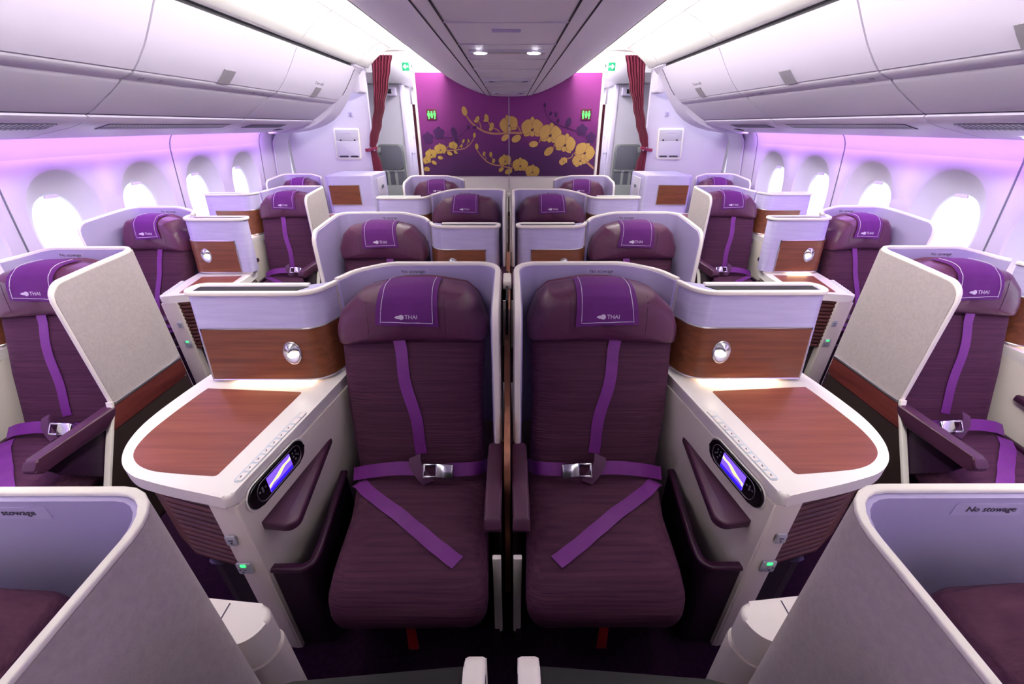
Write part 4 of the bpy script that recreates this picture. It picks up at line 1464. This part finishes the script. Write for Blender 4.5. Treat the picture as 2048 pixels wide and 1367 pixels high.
# ---- vestibule beyond
frame()
struct('wall_galley', box(-1.085, 1.085, 5.60, 8.4, 0, 2.52), 'vest')
struct('wall_back', box(-3.0, 3.0, 8.4, 8.5, 0, 2.6), 'vest')
struct('ceiling_vestibule', box(-1.60, 1.60, 5.42, 8.5, 2.535, 2.58), 'white')
for s in (1, -1):
    side = 'left' if s > 0 else 'right'
    frame(s)
    n_ = 1 if s > 0 else 2
    struct('wall_lavatory_' + side, box(-2.75, -1.60, 7.02, 8.4, 0, 2.23), 'vest')
    struct('ceiling_lower_' + side, prism([(-2.9, 2.24), (-1.52, 2.24), (-1.40, 2.31), (-1.22, 2.46), (-1.22, 2.533), (-2.9, 2.533)], 5.605, 8.4, 'y'), 'white')
    struct('wall_entry_' + side, box(-2.90, -2.76, 5.60, 8.4, 0, 2.235), 'vest')
    d = struct('door_%d' % n_, box(-1.598, -1.580, 7.10, 7.86, .03, 2.16, .004), 'wall')
    mk('door_panel', box(-1.5798, -1.574, 7.22, 7.74, .20, 1.98, .003), 'wall', d)
    kn = xf(lathe([(.001, 0), (.022, 0), (.022, .006), (.010, .010), (.010, .03), (.018, .036), (.018, .05), (.001, .054)], 14), lambda x, y, z: (-1.574 + z, 7.20 + x, 1.30 + y))
    mk('door_knob', kn, 'steel', d)
    for i, z in enumerate((1.84, 1.74, 1.62, 1.50)):
        mk('door_placard', box(-1.5738, -1.572, 7.42, 7.50, z, z + .045), 'label', d)
    struct('trim_%d' % (9 if s > 0 else 10), box(-1.62, -1.565, 7.0, 7.10, 0, 2.23, .004), 'wall')
    # jump seat on the wall facing the cabin
    frame(s, 1, (-1.86, 7.0, .75))
    o = mk('jump_seat', prism(rpoly([(-2.06, .62, .02), (-1.655, .62, .02), (-1.655, 1.30, .03), (-1.665, 1.44, .04), (-2.03, 1.44, .04), (-2.05, 1.30, .05)]), 6.93, 7.018, 'y', .01), 'jumpframe')
    o.location = (s * -1.86, 7.0, .75)
    tag(o, 'grey folded crew jump seat on the wall behind the %s curtain' % side, 'jump seat', 'crew jump seats')
    mk('backrest', prism(rpoly([(-1.985, 1.09, .03), (-1.66, 1.09, .03), (-1.668, 1.425, .04), (-1.975, 1.425, .04)]), 6.885, 6.93, 'y', .014, 3), 'jump', o)
    mk('crossbar', box(-2.045, -1.66, 6.895, 6.93, 1.055, 1.085, .006), 'jumppale', o)
    mk('lower_back', prism(rpoly([(-2.03, .86, .02), (-1.66, .86, .02), (-1.66, 1.05, .01), (-2.03, 1.05, .01)]), 6.905, 6.93, 'y', .006), 'jump', o)
    for x in (-1.91, -1.79):
        mk('harness_strap', prism(rpoly([(x - .02, .86, 0), (x + .02, .86, 0), (x + .02, 1.07, .006), (x - .02, 1.07, .006)]), 6.890, 6.9045, 'y', .002), 'jumppale', o)
        mk('harness_buckle', box(x - .024, x + .024, 6.880, 6.8895, 1.05, 1.075, .003), 'steel', o)
    mk('seat_flap', prism(rpoly([(-2.04, .50, .02), (-1.66, .50, .02), (-1.66, .84, .03), (-1.70, .858, .03), (-2.0, .858, .03), (-2.04, .84, .03)]), 6.86, 6.93, 'y', .012), 'jumppale', o)
    mk('headrest_clip', box(-2.035, -1.99, 6.91, 6.93, 1.33, 1.40, .004), 'jumppale', o)
    # spot lamp in the lower ceiling, and the small monitor below it
    frame(s, 1, (-1.93, 6.1, 2.235))
    o = mk('ceiling_spot', xf(lathe([(.001, -.004), (.035, -.004), (.045, .004), (.001, .004)], 18), lambda x, y, z: (-1.82 + x, 5.98 + y, 2.236 + z)), 'spot')
    o.location = (s * -1.93, 6.1, 2.235)
    tag(o, 'round ceiling spot lamp in the vestibule behind the %s curtain' % side, 'ceiling light', 'vestibule lights')
    frame(s, 1, (-1.72, 6.95, 2.15))
    o = mk('call_panel', box(-1.83, -1.66, 6.93, 7.018, 2.085, 2.19, .008), 'bin')
    o.location = (s * -1.72, 6.95, 2.15)
    tag(o, 'small white call panel with dark display above the %s jump seat' % side, 'call panel', 'call panels')
    mk('display', box(-1.80, -1.72, 6.924, 6.9295, 2.11, 2.165, .002), 'black', o)
for s in (1, -1):
    frame(s, 1, (-1.15, 7, 2.5))
    o = mk('vestibule_fill', box(-1.20, -1.10, 5.65, 8.2, 2.515, 2.53), 'vfill')  # added fill strip that brightens the otherwise dark vestibule
    o.location = (s * -1.15, 7, 2.5)
    tag(o, 'added fill light strip in the vestibule ceiling on the %s beyond the mural' % ('left' if s > 0 else 'right'), 'strip light', 'vestibule fill strips')
# walls that close the cabin behind the camera
frame()
struct('wall_rear', box(-3.0, 3.0, Y0 - .08, Y0, 0, 2.6), 'wall')

# ------------------------------------------------------------------ monuments by the last window seats
for s in (1, -1):
    side = 'left' if s > 0 else 'right'
    frame(s, 1, (-1.80, 5.1, 0))
    o = mk('front_cabinet', prism(rpoly([(-2.075, 4.86, .05), (-1.545, 4.90, .03), (-1.530, 5.42, .02), (-2.06, 5.42, .02)]), 0, 1.20, 'z', .012, 3), 'lav', None)
    o.location = (s * -1.80, 5.1, 0)
    tag(o, 'white cabinet with inset wood panel beside the curtain on the %s' % side, 'cabinet', 'front cabinets')
    fy = lambda x: 4.86 + (x + 2.075) * .04 / .53 - .002
    g = prism([(-2.035, .895), (-1.705, .895), (-1.705, 1.10), (-2.035, 1.10)], -.006, 0, 'y')
    mk('wood_inset', xf(g, lambda x, y, z: (x, fy(x) + y, z)), 'wood', o)
    g = join(prism([(-2.04, 1.10), (-1.698, 1.10), (-1.698, 1.106), (-2.04, 1.106)], -.008, 0, 'y'), prism([(-1.705, .889), (-1.698, .889), (-1.698, 1.10), (-1.705, 1.10)], -.008, 0, 'y'), prism([(-2.04, .886), (-1.698, .886), (-1.698, .895), (-2.04, .895)], -.008, 0, 'y'))
    mk('inset_trim', xf(g, lambda x, y, z: (x, fy(x) + y, z)), 'chrome', o)
    mk('hatch', box(-1.5395, -1.528, 5.03, 5.34, .90, 1.16, .003), 'bin', o)
    mk('hatch_latch', box(-1.530, -1.522, 5.16, 5.24, 1.04, 1.07, .002), 'glyph', o)
    frame(s, 1, (-1.80, 4.6, 0))
    tp = rpoly([(-2.10, 4.40, .02), (-1.60, 4.40, .10), (-1.52, 4.86, .0), (-1.52, 4.895, .01), (-2.08, 4.855, .0)])
    o = mk('front_console', prism(tp, .755, .80, 'z', .008), 'table', None)
    o.location = (s * -1.80, 4.6, 0)
    tag(o, 'low cream console with wood top in front of the %s end cabinet' % side, 'console', 'front consoles')
    mk('table_veneer', prism(rpoly([(-2.05, 4.43, .01), (-1.66, 4.43, .06), (-1.58, 4.80, .01), (-2.05, 4.80, .01)]), .799, .8012, 'z'), 'wood_top', o)
    mk('cupboard', prism([(-2.06, 4.43), (-1.63, 4.43), (-1.545, 4.84), (-2.06, 4.84)], 0, .754, 'z', .004), 'dark', o)

# ------------------------------------------------------------------ the seats, consoles, handsets and covers
ROW = {'A': 1.605, 'B': 2.70, 'C': 3.79, 'D': 4.88, 'Z': .432}
ORW = {'1': 1.85, '2': 2.92, '3': 4.00, '4': 5.07}
names = {'A': 'in the large foreground pair', 'B': 'in the second centre pair', 'C': 'in the third centre pair', 'D': 'in the farthest centre pair'}
onames = {'1': 'aisle seat at the %s picture edge', '2': 'second-row window seat on the %s', '3': 'third-row aisle seat on the %s', '4': 'farthest window seat on the %s'}
tails = {'A': ', nearest the camera', 'B': ', rising behind the foreground pair', 'C': ', framed by the shells in front', 'D': ', just below the orchid mural'}
otails = {'1': ', behind the big grey wing', '2': ', against the bright windows', '3': ', with a pale wing', '4': ', beside the white end cabinet'}


for s in (1, -1):
    side = 'left' if s > 0 else 'right'
    # centre pairs; frame sign s is "wing towards +x for the left half"
    for r in 'AC':
        y = ROW[r]
        make_seat(s, 1.0, 'purple seat on the %s %s%s' % (side, names[r], tails[r]), (0, y), inner=True)
        make_cover(s, 1.0, 'purple cloth on the headrest of the %s seat %s' % (side, names[r]), (0, y))
        make_console(s, r == 'A', 'cream console with wood panel beside the %s seat %s' % (side, names[r]), (0, y), True,
                     'black handset docked beside the %s seat %s' % (side, names[r]))
    for r in 'BD':
        y = ROW[r]
        make_seat(-s, .92, 'purple seat on the %s %s%s' % (side, names[r], tails[r]), (s * -1.127, y))
        make_cover(-s, .92, 'purple cloth on the headrest of the %s seat %s' % (side, names[r]), (s * -1.127, y))
        if r == 'B':
            make_console(-s, False, 'cream console with wood panel beside the %s seat %s' % (side, names[r]), (s * -1.172, y), True,
                         'black handset docked beside the %s seat %s' % (side, names[r]))
    for r in '13':
        y = ORW[r]
        nm = onames[r] % side
        make_seat(s, .88, 'purple ' + nm + otails[r], (s * -1.685, y))
        make_cover(s, .88, 'purple cloth on the headrest of the ' + nm, (s * -1.685, y))
        make_console(s, False, 'cream console between window and the ' + nm, (s * -1.60, y), True)
    for r in '24':
        y = ORW[r]
        nm = onames[r] % side
        make_seat(-s, .70, 'purple ' + nm + otails[r], (s * -2.64, y))
        make_cover(-s, .70, 'purple cloth on the headrest of the ' + nm, (s * -2.64, y))
        if r == '2':
            make_console(-s, False, 'cream console on the aisle side of the ' + nm, (s * -2.85, y), s < 0,
                         'black handset docked beside the ' + nm, .72)
    make_seat(s, .90, 'purple seat in the near %s picture corner, cropped, grey wing beside it' % side, (s * -.484, ROW['Z']), False, True)
    # low parts of the front row that reach into the picture
    frame(s, 1, (-.65, .56, 0))
    o = mk('footwell_box', prism(rpoly([(-1.00, .50, .01), (-.60, .50, .075), (-.575, .60, .05), (-1.00, .64, .01)], 8), 0, .50, 'z', .006), 'cream')
    o.location = (s * -.65, .56, 0)
    tag(o, 'rounded cream footwell end beside the grey wing in the near %s corner' % side, 'footwell', 'footwell ends')
    mk('lid', prism(rpoly([(-1.00, .505, .01), (-.605, .505, .072), (-.58, .595, .048), (-1.00, .635, .01)], 8), .506, .62, 'z', .012, 3), 'rim', o)
    mk('lid_joint', box(-.710, -.707, .51, .60, .619, .6212), 'ink', o)
    frame(s, 1, (-.2, .2, 0))
    o = mk('near_console', prism(rpoly([(-.44, -.1, .02), (-.020, -.1, .01), (-.020, .262, .01), (-.26, .245, .04), (-.44, .20, .03)]), 0, 1.09, 'z', .006), 'slot')
    o.location = (s * -.2, .2, 0)
    tag(o, 'dark topped centre console at the bottom edge, %s of the gap' % side, 'console', 'near consoles')
    mk('end_post', prism(rpoly([(.14, 1.0, 0), (.275, 1.0, .0), (.275, 1.096, .02), (.14, 1.10, .0)]), -.0485, -.0205, 'x', .005), 'rim', o)

# centre dividers between the paired seats
frame()
for r, y in ROW.items():
    if r in 'DZ':
        continue
    frame(1, 1, (0, y - .3, 0))
    o = mk('centre_divider', prism(rpoly([(y - .62, 0, 0), (y - .02, 0, 0), (y - .02, 1.02, .03), (y - .36, 1.02, .05), (y - .40, .78, .03), (y - .62, .72, .05)]), -.0105, .0105, 'x', .003), 'copper')
    o.location = (0, y - .3, 0)
    tag(o, 'thin brown divider between the seats %s' % names[r], 'divider', 'centre dividers')
    if r != 'B':
        mk('bracket', box(-.016, .016, y - .16, y - .06, 1.150, 1.184, .004), 'rim', o)
    mk('dark_gap', box(-.004, .004, y - .30, y + .02, 1.03, 1.165), 'slot', o)  # black strip standing in for the dark gap above the divider
